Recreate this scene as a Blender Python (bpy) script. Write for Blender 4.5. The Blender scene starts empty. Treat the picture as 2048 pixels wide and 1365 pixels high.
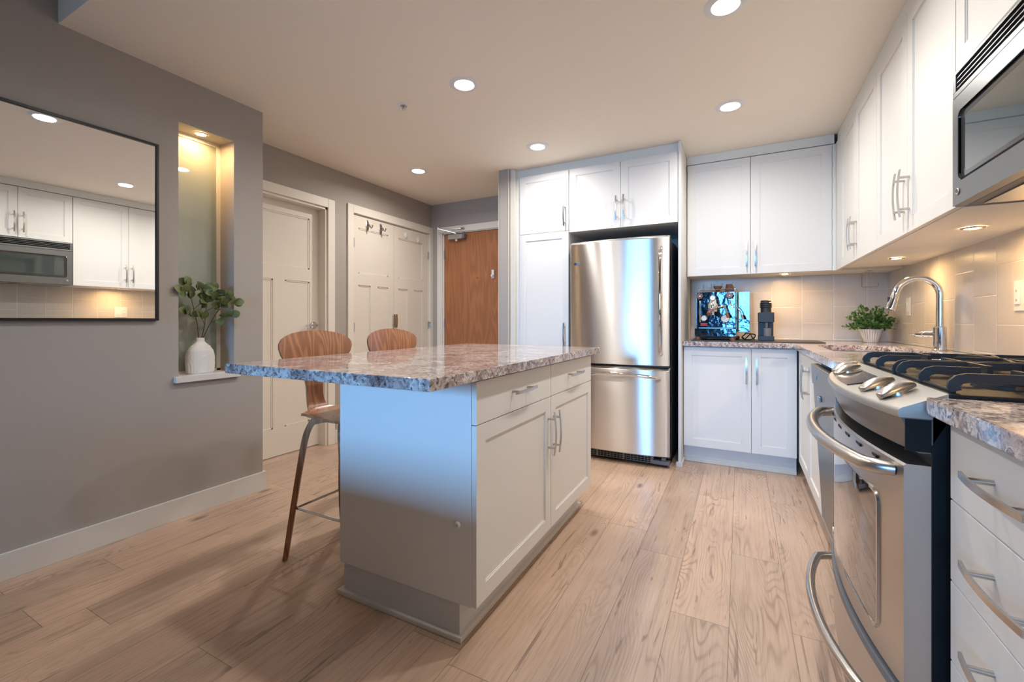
import bpy, bmesh, math, random
from mathutils import Vector, Matrix
random.seed(7)
C = bpy.context.scene.collection
sc = bpy.context.scene
PI = math.pi
def R(d): return math.radians(d)

# ------------------------------------------------------------------ camera
FPX, YAW, HZ = 876.0, 0.4805, 641.75
cam = bpy.data.cameras.new('camera'); camo = bpy.data.objects.new('camera', cam); C.objects.link(camo)
cam.sensor_width = 36.0; cam.lens = 36.0 * FPX / 2048.0
cam.shift_y = (HZ - 682.5) / 2048.0
cam.clip_start = 0.02
camo.location = (0, 0, 1.07); camo.rotation_euler = (PI / 2, 0, YAW)
sc.camera = camo
# ------------------------------------------------------------------ view + world
sc.view_settings.view_transform = 'Standard'; sc.view_settings.look = 'None'
sc.view_settings.gamma = 1.0; sc.view_settings.use_curve_mapping = False
sc.view_settings.exposure = 0.2
w = bpy.data.worlds.new('world'); sc.world = w; w.use_nodes = True
w.node_tree.nodes['Background'].inputs[0].default_value = (0.35, 0.55, 0.9, 1)
w.node_tree.nodes['Background'].inputs[1].default_value = 0.5
# ------------------------------------------------------------------ levels
CZ = 2.393       # dropped kitchen ceiling
LZ = 2.75        # living room ceiling
WL, WFL, WR, WB, WE = -2.693, -3.145, 0.97, 4.14, 4.035
RY = -4.2        # rear wall
LIGHT_W = 8.8    # watts per downlight
LENS_E = 25.0    # brightness of the visible lens
WARM_W = 430.0
DAY_W = 37.0
def area(name, loc, rot, sx, sy, power, col, shape='RECTANGLE', spread=180):
    l = bpy.data.lights.new(name, 'AREA'); l.shape = shape; l.size = sx; l.size_y = sy
    l.energy = power; l.color = col; l.spread = R(spread)
    o = bpy.data.objects.new(name, l); C.objects.link(o); o.location = loc; o.rotation_euler = rot
    return o
# daylight coming in through the living room window behind the camera
WX0, WX1, WZ0, WZ1 = -2.0, -0.2, 0.85, 2.05
area('daylight', ((WX0 + WX1) / 2, RY + 0.02, (WZ0 + WZ1) / 2), (R(76), 0, 0), WX1 - WX0 - .04, WZ1 - WZ0 - .04, DAY_W, (0.20, 0.52, 1.0), spread=56)

# ================================================================== materials
def new_mat(name):
    m = bpy.data.materials.new(name); m.use_nodes = True
    nt = m.node_tree; return m, nt, nt.nodes['Principled BSDF']
def mat(name, col, rough=.5, metal=0, coat=0, coat_r=.05, bump=0, bscale=200, spec=.5, trans=0, ior=1.45, emit=None, es=0, var=0, vscale=3):
    m, nt, b = new_mat(name)
    b.inputs['Base Color'].default_value = (*col, 1); b.inputs['Roughness'].default_value = rough
    b.inputs['Metallic'].default_value = metal; b.inputs['Coat Weight'].default_value = coat
    b.inputs['Coat Roughness'].default_value = coat_r; b.inputs['Specular IOR Level'].default_value = spec
    b.inputs['Transmission Weight'].default_value = trans; b.inputs['IOR'].default_value = ior
    if emit: b.inputs['Emission Color'].default_value = (*emit, 1); b.inputs['Emission Strength'].default_value = es
    tc = nt.nodes.new('ShaderNodeTexCoord')
    if bump:
        n = nt.nodes.new('ShaderNodeTexNoise'); n.inputs['Scale'].default_value = bscale; n.inputs['Detail'].default_value = 3
        bp = nt.nodes.new('ShaderNodeBump'); bp.inputs['Strength'].default_value = bump; bp.inputs['Distance'].default_value = .002 if bscale > 50 else .004
        nt.links.new(tc.outputs['Object'], n.inputs['Vector']); nt.links.new(n.outputs[0], bp.inputs['Height']); nt.links.new(bp.outputs[0], b.inputs['Normal'])
    if var:
        n2 = nt.nodes.new('ShaderNodeTexNoise'); n2.inputs['Scale'].default_value = vscale; n2.inputs['Detail'].default_value = 4
        mr = nt.nodes.new('ShaderNodeMapRange'); mr.inputs['To Min'].default_value = 1 - var; mr.inputs['To Max'].default_value = 1 + var
        mx = nt.nodes.new('ShaderNodeVectorMath'); mx.operation = 'SCALE'; mx.inputs[0].default_value = col
        nt.links.new(tc.outputs['Object'], n2.inputs['Vector']); nt.links.new(n2.outputs[0], mr.inputs['Value'])
        nt.links.new(mr.outputs[0], mx.inputs['Scale']); nt.links.new(mx.outputs[0], b.inputs['Base Color'])
    return m
class NT:
    """tiny node helper"""
    def __init__(s, name): s.m, s.nt, s.b = new_mat(name); s.tc = s.n('TexCoord')
    def n(s, t, **kw):
        x = s.nt.nodes.new('ShaderNode' + t)
        for k, v in kw.items(): setattr(x, k, v)
        return x
    def l(s, a, b): s.nt.links.new(a, b)
    def math(s, op, a, b=None, c=None):
        x = s.n('Math', operation=op)
        for i, v in enumerate((a, b, c)):
            if v is None: continue
            if isinstance(v, (int, float)): x.inputs[i].default_value = v
            else: s.l(v, x.inputs[i])
        return x.outputs[0]
    def comb(s, x=0, y=0, z=0):
        c = s.n('CombineXYZ')
        for i, v in enumerate((x, y, z)):
            if isinstance(v, (int, float)): c.inputs[i].default_value = v
            else: s.l(v, c.inputs[i])
        return c.outputs[0]
    def noise(s, vec, scale, detail=3, rough=.5, dist=0):
        x = s.n('TexNoise'); s.l(vec, x.inputs['Vector']); x.inputs['Scale'].default_value = scale
        x.inputs['Detail'].default_value = detail; x.inputs['Roughness'].default_value = rough; x.inputs['Distortion'].default_value = dist
        return x.outputs[0]
    def ramp(s, fac, stops):
        x = s.n('ValToRGB'); s.l(fac, x.inputs[0]); e = x.color_ramp.elements
        while len(e) < len(stops): e.new(.5)
        for i, (p, c) in enumerate(stops): e[i].position = p; e[i].color = (*c, 1) if len(c) == 3 else c
        return x.outputs[0]
    def mix(s, fac, a, b, mode='MIX'):
        x = s.n('Mix', data_type='RGBA', blend_type=mode)
        for sock, v in ((x.inputs[0], fac), (x.inputs[6], a), (x.inputs[7], b)):
            if isinstance(v, (int, float)): sock.default_value = v
            elif isinstance(v, tuple): sock.default_value = (*v, 1)
            else: s.l(v, sock)
        return x.outputs[2]
    def bump(s, h, strength, dist, normal=None):
        x = s.n('Bump'); s.l(h, x.inputs['Height']); x.inputs['Strength'].default_value = strength; x.inputs['Distance'].default_value = dist
        if normal: s.l(normal, x.inputs['Normal'])
        return x.outputs[0]
    def set(s, **kw):
        for k, v in kw.items():
            i = s.b.inputs[k.replace('_', ' ')]
            if isinstance(v, tuple): i.default_value = (*v, 1) if len(v) == 3 else v
            elif isinstance(v, (int, float)): i.default_value = v
            else: s.l(v, i)
        return s.m

def floor_mat():
    k = NT('oak_laminate'); sep = k.n('SeparateXYZ'); k.l(k.tc.outputs['Object'], sep.inputs[0]); x, y = sep.outputs[0], sep.outputs[1]
    W, L = .193, 1.22
    u = k.math('DIVIDE', k.math('ADD', x, .035), W); row = k.math('FLOOR', u); fu = k.math('FRACT', u)
    wn = k.n('TexWhiteNoise', noise_dimensions='1D'); k.l(row, wn.inputs['W'])
    v = k.math('ADD', k.math('DIVIDE', y, L), k.math('MULTIPLY', wn.outputs[0], 3.7)); col = k.math('FLOOR', v); fv = k.math('FRACT', v)
    wi = k.n('TexWhiteNoise', noise_dimensions='2D'); k.l(k.comb(row, col), wi.inputs['Vector'])
    rnd = wi.outputs[0]; rz = k.math('MULTIPLY', rnd, 37.0)
    eu = k.math('MULTIPLY', k.math('MINIMUM', fu, k.math('SUBTRACT', 1.0, fu)), W)
    ev = k.math('MULTIPLY', k.math('MINIMUM', fv, k.math('SUBTRACT', 1.0, fv)), L)
    edge = k.math('MINIMUM', eu, ev)
    seam = k.math('LESS_THAN', edge, .0011)
    # grain space: stretched along y, distorted around knots
    vec = k.comb(k.math('ADD', x, rz), k.math('MULTIPLY', y, .16), rz)
    warp = k.noise(vec, 6.0, 2.2, .42)
    kv = k.n('TexVoronoi', feature='F1'); k.l(k.comb(k.math('MULTIPLY', x, 4.2), k.math('MULTIPLY', y, 1.7), rz), kv.inputs['Vector']); kv.inputs['Scale'].default_value = 1.0
    kd = kv.outputs['Distance']
    ring = k.math('MULTIPLY', k.math('POWER', 2.718, k.math('MULTIPLY', kd, -7.0)), 1.6)
    base = k.math('ADD', k.math('ADD', k.math('MULTIPLY', warp, 2.6), k.math('MULTIPLY', x, 3.0)), ring)
    g1 = k.math('SINE', k.math('MULTIPLY', base, 74.0))
    g1 = k.math('POWER', k.math('ADD', k.math('MULTIPLY', g1, .5), .5), 3.0)
    fine = k.noise(k.comb(k.math('ADD', k.math('MULTIPLY', x, 300.0), rz), k.math('MULTIPLY', y, 9.0), rz), 1.0, 4, .6)
    patch = k.noise(k.comb(k.math('MULTIPLY', x, 6.0), k.math('MULTIPLY', y, 1.6), rz), 1.0, 4, .6)
    gm = k.math('MULTIPLY', g1, k.ramp(patch, [(.42, (.04, .04, .04)), (.68, (.80, .80, .80))]))
    c = k.ramp(gm, [(0, (.61, .455, .345)), (.35, (.54, .395, .295)), (1, (.34, .235, .175))])
    c = k.mix(k.math('MULTIPLY', k.math('SUBTRACT', fine, .3), .75), c, (.33, .225, .165))
    stq = k.noise(k.comb(k.math('ADD', k.math('MULTIPLY', x, 70.0), rz), k.math('MULTIPLY', y, 2.2), rz), 1.0, 4, .65)
    c = k.mix(k.ramp(stq, [(.48, (0, 0, 0)), (.75, (.6, .6, .6))]), c, (.30, .20, .145))
    tone = k.ramp(rnd, [(0, (.86, .85, .84)), (.5, (1, .99, .98)), (1, (1.10, 1.06, 1.03))])
    c = k.mix(1.0, c, tone, 'MULTIPLY')
    big = k.ramp(k.noise(k.tc.outputs['Object'], 2.3, 3), [(.3, (.9, .88, .88)), (.7, (1.08, 1.07, 1.05))]); c = k.mix(1.0, c, big, 'MULTIPLY')
    knot = k.ramp(kd, [(0, (1, 1, 1)), (.045, (.85, .85, .85)), (.10, (0, 0, 0))])
    c = k.mix(k.math('MULTIPLY', knot, .75), c, (.10, .055, .035))
    cr = k.noise(k.comb(k.math('MULTIPLY', x, 38.0), k.math('MULTIPLY', y, 2.6), rz), 1.0, 3, .7, .6)
    crack = k.ramp(cr, [(.345, (1, 1, 1)), (.368, (0, 0, 0))]); c = k.mix(k.math('MULTIPLY', crack, .5), c, (.13, .075, .05))
    c = k.mix(k.math('MULTIPLY', seam, .62), c, (.10, .06, .042))
    h = k.math('SUBTRACT', k.math('MULTIPLY', gm, -.35), k.math('MULTIPLY', seam, 1.2))
    return k.set(Base_Color=c, Roughness=k.math('ADD', .34, k.math('MULTIPLY', gm, .12)), Normal=k.bump(h, .5, .0012), Specular_IOR_Level=.45)

def granite(name='granite'):
    k = NT(name); o = k.tc.outputs['Object']
    wv = k.n('TexNoise'); k.l(o, wv.inputs['Vector']); wv.inputs['Scale'].default_value = 26; wv.inputs['Detail'].default_value = 4
    vm = k.n('VectorMath', operation='MULTIPLY_ADD'); k.l(wv.outputs['Color'], vm.inputs[0]); vm.inputs[1].default_value = (.055, .055, .055); k.l(o, vm.inputs[2])
    d = vm.outputs[0]
    v1 = k.n('TexVoronoi', feature='F1'); k.l(d, v1.inputs['Vector']); v1.inputs['Scale'].default_value = 95
    s1 = k.n('SeparateColor'); k.l(v1.outputs['Color'], s1.inputs[0])
    c = k.ramp(s1.outputs[0], [(0, (.035, .028, .03)), (.13, (.10, .07, .065)), (.24, (.28, .20, .185)), (.40, (.52, .43, .40)), (.58, (.74, .68, .63)), (.85, (.86, .82, .78)), (1, (.38, .28, .26))])
    c_node = c.node.color_ramp; c_node.interpolation = 'LINEAR'
    v2 = k.n('TexVoronoi', feature='F1'); k.l(d, v2.inputs['Vector']); v2.inputs['Scale'].default_value = 210
    s2 = k.n('SeparateColor'); k.l(v2.outputs['Color'], s2.inputs[0])
    c2 = k.ramp(s2.outputs[1], [(0, (.06, .045, .045)), (.25, (.36, .28, .26)), (.6, (.72, .66, .62)), (1, (.85, .82, .78))])
    c = k.mix(.38, c, c2)
    big = k.noise(d, 9, 4, .6)
    c = k.mix(k.ramp(big, [(.40, (0, 0, 0)), (.62, (1, 1, 1))]), c, k.mix(1.0, c, (.62, .52, .52), 'MULTIPLY'))
    dk = k.noise(d, 34, 3, .65); c = k.mix(k.math('MULTIPLY', k.ramp(dk, [(.60, (0, 0, 0)), (.66, (1, 1, 1))]), .75), c, (.07, .05, .055))
    return k.set(Base_Color=c, Roughness=.09, Specular_IOR_Level=.6, Coat_Weight=.1, Coat_Roughness=.03)

def wood(name, c0, c1, axis=2, scale=1, rough=.35, coat=.2):
    k = NT(name); sep = k.n('SeparateXYZ'); k.l(k.tc.outputs['Object'], sep.inputs[0])
    s = [sep.outputs[0], sep.outputs[1], sep.outputs[2]]
    v = [k.math('MULTIPLY', s[i], (.9 if i == axis else 9.0) * scale) for i in range(3)]
    n = k.noise(k.comb(*v), 1.3, 1.5, .45, .15)
    g = k.math('POWER', k.math('ADD', k.math('MULTIPLY', k.math('SINE', k.math('MULTIPLY', n, 70.0)), .5), .5), 1.6)
    f = [k.math('MULTIPLY', s[i], (12 if i == axis else 240.0) * scale) for i in range(3)]
    fine = k.noise(k.comb(*f), 1.0, 3, .6)
    fac = k.math('ADD', k.math('MULTIPLY', g, .55), k.math('MULTIPLY', fine, .5))
    c = k.ramp(fac, [(.15, c1), (.85, c0)])
    return k.set(Base_Color=c, Roughness=rough, Coat_Weight=coat, Coat_Roughness=.15)

def steel_brushed(name, base, rough, aniso, tang, rot=0.0):
    k = NT(name); k.b.inputs['Tangent'].default_value = tang
    n = k.noise(k.tc.outputs['Object'], 2.5, 2)
    return k.set(Base_Color=base, Metallic=1.0, Roughness=rough, Anisotropic=aniso, Anisotropic_Rotation=rot)
def steel(name, base, rough, axis, aniso=.0, streak=.08, dist=.0006, rvar=.06):
    """brushed metal; axis = brush direction index in object space"""
    k = NT(name); sep = k.n('SeparateXYZ'); k.l(k.tc.outputs['Object'], sep.inputs[0])
    v = [k.math('MULTIPLY', sep.outputs[i], 3.0 if i == axis else 900.0) for i in range(3)]
    n = k.noise(k.comb(*v), 1.0, 2, .5)
    bg = k.noise(k.tc.outputs['Object'], 3.0, 2)
    return k.set(Base_Color=base, Metallic=1.0, Roughness=k.math('ADD', rough, k.math('MULTIPLY', n, rvar)), Normal=k.bump(n, streak, dist))

def tile_mat(name, ax, off):
    k = NT(name); sep = k.n('SeparateXYZ'); k.l(k.tc.outputs['Object'], sep.inputs[0])
    a, z = sep.outputs[ax], sep.outputs[2]; W, H = .2035, .2495
    u = k.math('DIVIDE', k.math('SUBTRACT', a, off), W); row = k.math('FLOOR', u); fu = k.math('FRACT', u)
    par = k.math('MULTIPLY', k.math('FRACT', k.math('MULTIPLY', row, .5)), 1.0)
    v = k.math('ADD', k.math('DIVIDE', k.math('SUBTRACT', z, 1.0535), H), par); fv = k.math('FRACT', v)
    eu = k.math('MULTIPLY', k.math('MINIMUM', fu, k.math('SUBTRACT', 1.0, fu)), W)
    ev = k.math('MULTIPLY', k.math('MINIMUM', fv, k.math('SUBTRACT', 1.0, fv)), H)
    e = k.math('MINIMUM', eu, ev); g = k.math('LESS_THAN', e, .0019)
    wi = k.n('TexWhiteNoise', noise_dimensions='2D'); k.l(k.comb(row, k.math('FLOOR', v)), wi.inputs['Vector'])
    st = k.noise(k.comb(k.math('MULTIPLY', a, 160.0), k.math('MULTIPLY', sep.outputs[2], 6.0), wi.outputs[0]), 1.0, 3)
    c = k.mix(st, (.58, .535, .465), (.67, .63, .555))
    c = k.mix(k.math('MULTIPLY', wi.outputs[0], .35), c, (.56, .51, .45))
    c = k.mix(g, c, (.86, .83, .78))
    sm = k.n('MapRange'); k.l(e, sm.inputs['Value']); sm.inputs['From Max'].default_value = .004
    return k.set(Base_Color=c, Roughness=.30, Normal=k.bump(k.math('ADD', sm.outputs[0], k.math('MULTIPLY', st, .12)), .8, .002))

def pot_mat():
    k = NT('ribbed_pot_glaze'); sep = k.n('SeparateXYZ'); k.l(k.tc.outputs['Object'], sep.inputs[0])
    a = k.math('ARCTAN2', sep.outputs[1], sep.outputs[0]); sn = k.math('SINE', k.math('MULTIPLY', a, 26.0))
    low = k.math('LESS_THAN', sep.outputs[2], .088)
    f = k.math('MULTIPLY', k.ramp(sn, [(.72, (0, 0, 0)), (.92, (1, 1, 1))]), low)
    return k.set(Base_Color=k.mix(f, (.74, .71, .67), (.24, .20, .17)), Roughness=.6)
M = {}
M['wall'] = mat('taupe_wall_paint', (.405, .367, .328), .62, bump=.06, bscale=260)
M['ceil'] = mat('ceiling_paint', (.92, .85, .745), .75, bump=.05, bscale=160)
M['trim'] = mat('cream_trim_paint', (.80, .745, .66), .42)
M['base'] = mat('baseboard_paint', (.70, .67, .62), .35)
M['white'] = mat('cabinet_white_lacquer', (.80, .79, .76), .45, spec=.35)
M['pot'] = pot_mat()
M['soffit'] = mat('soffit_paint', (.80, .81, .77), .5)
M['kick'] = mat('toe_kick_white', (.66, .66, .66), .35, var=.05, vscale=8)
M['floor'] = floor_mat()
M['granite'] = granite()
M['tile_b'] = tile_mat('backsplash_tile', 0, .0255)
M['tile_r'] = tile_mat('backsplash_tile_side', 1, 2.793)
M['walnut'] = wood('walnut_plywood', (.46, .205, .095), (.25, .098, .045), 2, 1.0, .33, .25)
M['walnut_leg'] = wood('walnut_leg_veneer', (.48, .235, .115), (.27, .115, .055), 2, 1.0, .5, .05)
M['cherry'] = wood('cherry_door_veneer', (.43, .165, .062), (.33, .118, .043), 2, .6, .35, .2)
M['fridge'] = steel_brushed('fridge_brushed_steel', (.74, .71, .68), .31, 1.0, (1, 0, 0), .25)
M['steel'] = steel('range_brushed_steel', (.56, .53, .50), .27, 1, streak=.18, dist=.0005)
M['steel_lt'] = steel('microwave_steel', (.22, .23, .235), .30, 1, streak=.15, dist=.0005)
M['satin'] = mat('satin_range_top', (.46, .44, .405), .36, .75)
M['band'] = mat('dark_steel_band', (.20, .185, .17), .3, .8)
M['nickel'] = mat('brushed_nickel', (.56, .53, .50), .24, 1)
M['chrome'] = mat('polished_chrome', (.80, .80, .80), .05, 1)
M['mirror'] = mat('mirror_glass', (.90, .90, .88), .0, 1)
M['espresso'] = mat('polished_machine_steel', (.065, .115, .155), .08, 1, bump=.5, bscale=14)
M['black'] = mat('black_enamel', (.005, .006, .007), .5, spec=.3)
M['iron'] = mat('cast_iron', (.022, .022, .023), .42, bump=.2, bscale=400)
M['dark'] = mat('dark_grey_plastic', (.03, .032, .036), .4)
M['fside'] = mat('fridge_side_dark', (.035, .038, .045), .45)
M['grille'] = mat('grille_grey', (.17, .175, .185), .45)
M['frameblk'] = mat('mirror_frame_black', (.008, .008, .01), .35)
M['glassdk'] = mat('oven_glass', (.05, .042, .038), .03, 0, coat=1, coat_r=.02, spec=1.0)
M['mwglass'] = mat('microwave_glass', (.035, .055, .055), .05, coat=1, coat_r=.02, spec=.9)
M['mwband'] = mat('microwave_window_band', (.05, .05, .048), .10, coat=.6)
M['frost'] = mat('frosted_green_glass', (.30, .33, .28), .35, coat=.8, coat_r=.02)
M['ceramic'] = mat('white_ceramic', (.75, .73, .70), .6, bump=.1, bscale=120)
M['plastic'] = mat('white_plastic', (.78, .77, .74), .35)
M['leafA'] = mat('eucalyptus_leaf', (.12, .155, .055), .5, var=.5, vscale=22)
M['stem'] = mat('brown_stem', (.085, .05, .03), .6)
M['leafB'] = mat('small_green_leaf', (.07, .16, .035), .45, var=.55, vscale=25)
M['glass'] = mat('clear_glass', (.95, .97, .97), .02, trans=1, ior=1.45)
M['brown'] = mat('brown_cup_glaze', (.10, .045, .03), .25)
M['woodh'] = wood('handle_wood', (.24, .09, .045), (.14, .05, .025), 2, 4, .35)
M['red'] = mat('red_label', (.55, .05, .04), .4)
M['paper'] = mat('dial_face', (.85, .85, .84), .4)
M['slate'] = mat('dark_mat', (.055, .052, .05), .45)
M['sofa_blocker'] = mat('sofa_blocker_fabric', (.20, .19, .18), .9, bump=.3, bscale=300)
M['doorpaint'] = mat('door_cream_paint', (.76, .70, .61), .42)
M['lens'] = mat('downlight_lens', (1, 1, 1), .5, emit=(1.0, .98, .95), es=LENS_E)
M['lens2'] = mat('puck_lens', (1, 1, 1), .5, emit=(1.0, .62, .27), es=WARM_W)
M['ring'] = mat('light_trim_ring', (.80, .80, .80), .4)
M['silver'] = mat('closer_silver', (.45, .45, .44), .35, .7)
M['green'] = mat('green_led', (.1, .8, .2), .4, emit=(.1, 1, .3), es=2)

# ================================================================== geometry helpers
def NB(): return bmesh.new()
def merge(bm, t):
    me = bpy.data.meshes.new('t'); t.to_mesh(me); t.free(); bm.from_mesh(me); bpy.data.meshes.remove(me); return bm
def box(bm, x0, x1, y0, y1, z0, z1, b=0, seg=2, mtx=None):
    t = bmesh.new(); bmesh.ops.create_cube(t, size=1)
    for v in t.verts: v.co = Vector(((x0 + x1) / 2 + v.co.x * (x1 - x0), (y0 + y1) / 2 + v.co.y * (y1 - y0), (z0 + z1) / 2 + v.co.z * (z1 - z0)))
    if b: bmesh.ops.bevel(t, geom=t.edges[:], offset=b, segments=seg, profile=.5, affect='EDGES')
    if mtx: t.transform(mtx)
    return merge(bm, t)
def tube(bm, pts, r, n=10, closed=False, caps=True, sec=None, up0=None):
    pts = [Vector(p) for p in pts]; N = len(pts)
    tan = []
    for i in range(N):
        a = pts[(i - 1) % N] if closed or i > 0 else pts[i]; b = pts[(i + 1) % N] if closed or i < N - 1 else pts[i]
        tan.append((b - a).normalized())
    up = Vector(up0) if up0 else (Vector((0, 0, 1)) if abs(tan[0].z) < .9 else Vector((1, 0, 0)))
    u = (up - tan[0] * up.dot(tan[0])).normalized(); rings = []
    for i in range(N):
        u = (u - tan[i] * u.dot(tan[i])).normalized(); v = tan[i].cross(u)
        rr = r[i] if isinstance(r, (list, tuple)) else r
        if sec: offs = [(a * rr, b * rr) for a, b in sec]
        else: offs = [(math.cos(2 * PI * k / n) * rr, math.sin(2 * PI * k / n) * rr) for k in range(n)]
        rings.append([bm.verts.new(pts[i] + v * a + u * b) for a, b in offs])
    m = len(rings[0])
    for i in range(N if closed else N - 1):
        A, B = rings[i], rings[(i + 1) % N]
        for k in range(m): bm.faces.new((A[k], A[(k + 1) % m], B[(k + 1) % m], B[k]))
    if caps and not closed: bm.faces.new(rings[0][::-1]); bm.faces.new(rings[-1])
    return bm
def lathe(bm, prof, n=28, c=(0, 0), z=0):
    rings = []
    for r, h in prof:
        if r <= 1e-6: rings.append([bm.verts.new((c[0], c[1], z + h))])
        else: rings.append([bm.verts.new((c[0] + r * math.cos(2 * PI * k / n), c[1] + r * math.sin(2 * PI * k / n), z + h)) for k in range(n)])
    for A, B in zip(rings, rings[1:]):
        if len(A) == 1 and len(B) == 1: continue
        for k in range(n):
            k2 = (k + 1) % n
            if len(A) == 1: bm.faces.new((A[0], B[k2], B[k]))
            elif len(B) == 1: bm.faces.new((A[k], A[k2], B[0]))
            else: bm.faces.new((A[k], A[k2], B[k2], B[k]))
    return bm
def lathe_at(bm, prof, mtx, n=28):
    t = bmesh.new(); lathe(t, prof, n); t.transform(mtx); return merge(bm, t)
def prism(bm, poly, z0, z1, b=0):
    t = bmesh.new(); vs = [t.verts.new((x, y, z0)) for x, y in poly]; f = t.faces.new(vs)
    ex = bmesh.ops.extrude_face_region(t, geom=[f]); vv = [e for e in ex['geom'] if isinstance(e, bmesh.types.BMVert)]
    for v in vv: v.co.z = z1
    bmesh.ops.recalc_face_normals(t, faces=t.faces[:])
    if b:
        es = [e for e in t.edges if abs(e.verts[0].co.z - e.verts[1].co.z) < 1e-6]
        bmesh.ops.bevel(t, geom=es, offset=b, segments=2, profile=.5, affect='EDGES')
    return merge(bm, t)
def loft(bm, rings, closed_ring=True, cap=True):
    vs = [[bm.verts.new(p) for p in r] for r in rings]; m = len(vs[0])
    for A, B in zip(vs, vs[1:]):
        for k in range(m if closed_ring else m - 1): bm.faces.new((A[k], A[(k + 1) % m], B[(k + 1) % m], B[k]))
    if cap and closed_ring: bm.faces.new(vs[0][::-1]); bm.faces.new(vs[-1])
    return bm
def obj(name, bm, m, parent=None, label=None, angle=42, fix=True):
    if fix: bmesh.ops.recalc_face_normals(bm, faces=bm.faces[:])
    me = bpy.data.meshes.new(name); bm.to_mesh(me); bm.free()
    me.polygons.foreach_set('use_smooth', [True] * len(me.polygons)); me.set_sharp_from_angle(angle=R(angle))
    me.materials.append(m if not isinstance(m, str) else M[m])
    o = bpy.data.objects.new(name, me); C.objects.link(o)
    if fix and len(me.polygons) > 6: wn = o.modifiers.new('normals', 'WEIGHTED_NORMAL'); wn.keep_sharp = True; wn.weight = 80
    if parent: o.parent = parent
    if label: o['label'] = label
    return o
def tag(o, label, cat, group=None, kind=None):
    o['label'] = label; o['category'] = cat
    if group: o['group'] = group
    if kind: o['kind'] = kind
    return o
def thing(name, label, cat, loc=(0, 0, 0), rz=0, group=None):
    o = bpy.data.objects.new(name, None); C.objects.link(o); o.empty_display_size = .1
    o.location = loc; o.rotation_euler = (0, 0, rz); return tag(o, label, cat, group)
def struct(name, bm, m, parent=None, label=None, fix=True):
    o = obj(name, bm, m, parent, label, fix=fix)
    if not parent: o['kind'] = 'structure'
    return o
def copy_tree(o, parent=None):
    c = o.copy(); C.objects.link(c)
    if parent: c.parent = parent
    for ch in o.children: copy_tree(ch, c)
    return c

# ================================================================== room shell
struct('floor', box(NB(), -3.6, 1.2, RY - .1, 5.0, -.06, 0), 'floor')
# ceilings
struct('ceiling', box(NB(), -3.4, 1.2, .795, 4.3, CZ, LZ + .1), 'ceil')
struct('ceiling_living', box(NB(), -3.4, 1.2, RY - .1, .794, LZ, LZ + .1), 'ceil')
# left wall block with its niche
N0, N1, NZ0, NZ1 = 1.266, 1.559, .765, 2.147
bm = NB()
box(bm, WL - .17, WL, RY, N0, 0, LZ); box(bm, WL - .17, WL, N1, 1.737, 0, CZ)
box(bm, WL - .17, WL, N0, N1, 0, NZ0 - .03); box(bm, WL - .17, WL, N0, N1, NZ1, CZ)
box(bm, WFL - .1, WL - .17, 1.637, 1.737, 0, CZ)
struct('wall_left', bm, 'wall')
struct('wall_outer_left', box(NB(), -3.42, -3.40, RY, 1.6, 0, LZ), 'wall')
# far left wall (with bathroom door and closet)
D0, D1, DH = 1.82, 2.599, 2.039
E0, E1, EH = 2.878, 3.988, 2.057
bm = NB()
for a, b, c, d in ((1.737, D0, 0, CZ), (D0, D1, DH, CZ), (D1, E0, 0, CZ), (E0, E1, EH, CZ), (E1, WE + .1, 0, CZ)): box(bm, WFL - .12, WFL, a, b, c, d)
struct('wall_far_left', bm, 'wall')
# entry wall
F0, F1, FH = -2.985, -2.05, 2.052
bm = NB()
for a, b, c, d in ((WFL, F0, 0, CZ), (F0, F1, FH, CZ), (F1, -1.79, 0, CZ)): box(bm, a, b, WE, WE + .12, c, d)
struct('wall_entry', bm, 'wall')
struct('wall_stub', box(NB(), -1.888, -1.792, 3.372, WE - .001, 0, CZ), 'wall')
struct('wall_back', box(NB(), -1.79, 1.2, WB, WB + .12, 0, CZ), 'wall')
struct('wall_right', box(NB(), WR, WR + .12, RY, WB - .001, 0, LZ), 'wall')
bm = NB()
box(bm, WL, WX0, RY - .1, RY, 0, LZ); box(bm, WX1, WR, RY - .1, RY, 0, LZ); box(bm, WX0, WX1, RY - .1, RY, 0, WZ0); box(bm, WX0, WX1, RY - .1, RY, WZ1, LZ)
struct('wall_rear', bm, 'wall')
wf = NB()
for a, b, c, d in ((WX0, WX0 + .04, WZ0, WZ1), (WX1 - .04, WX1, WZ0, WZ1), (WX0, WX1, WZ0, WZ0 + .04), (WX0, WX1, WZ1 - .04, WZ1), (WX0 + .42, WX0 + .46, WZ0, WZ1), (WX0 + .88, WX0 + .94, WZ0, WZ1), (WX0 + 1.34, WX0 + 1.38, WZ0, WZ1)): box(wf, a, b, RY - .08, RY + .05, c, d, .002)
wo = struct('window_1', wf, 'trim'); obj('window_pane', box(NB(), WX0 + .04, WX1 - .04, RY - .06, RY - .055, WZ0 + .04, WZ1 - .04), 'glass', wo)
# baseboards
bm = NB(); prism(bm, [(WL, RY + .001), (WL + .016, RY + .001), (WL + .016, 1.753), (WL - .40, 1.753), (WL - .40, 1.738), (WL, 1.738)], 0, .112, .002)
struct('baseboard_left', bm, 'base')
bm = NB(); box(bm, WFL, WFL + .014, 2.672, 2.806, 0, .112, .002); box(bm, WFL, WFL + .014, 4.03, WE, 0, .112); box(bm, WFL, -3.08, WE - .014, WE, 0, .112)
struct('baseboard_far_left', bm, 'base')
# backsplash
struct('trim_1', box(NB(), -.382, WR - .009, WB - .009, WB - .001, .916, 1.47), 'tile_b')
struct('trim_2', box(NB(), WR - .009, WR - .001, -.2, WB - .009, .916, 1.47), 'tile_r')
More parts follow.
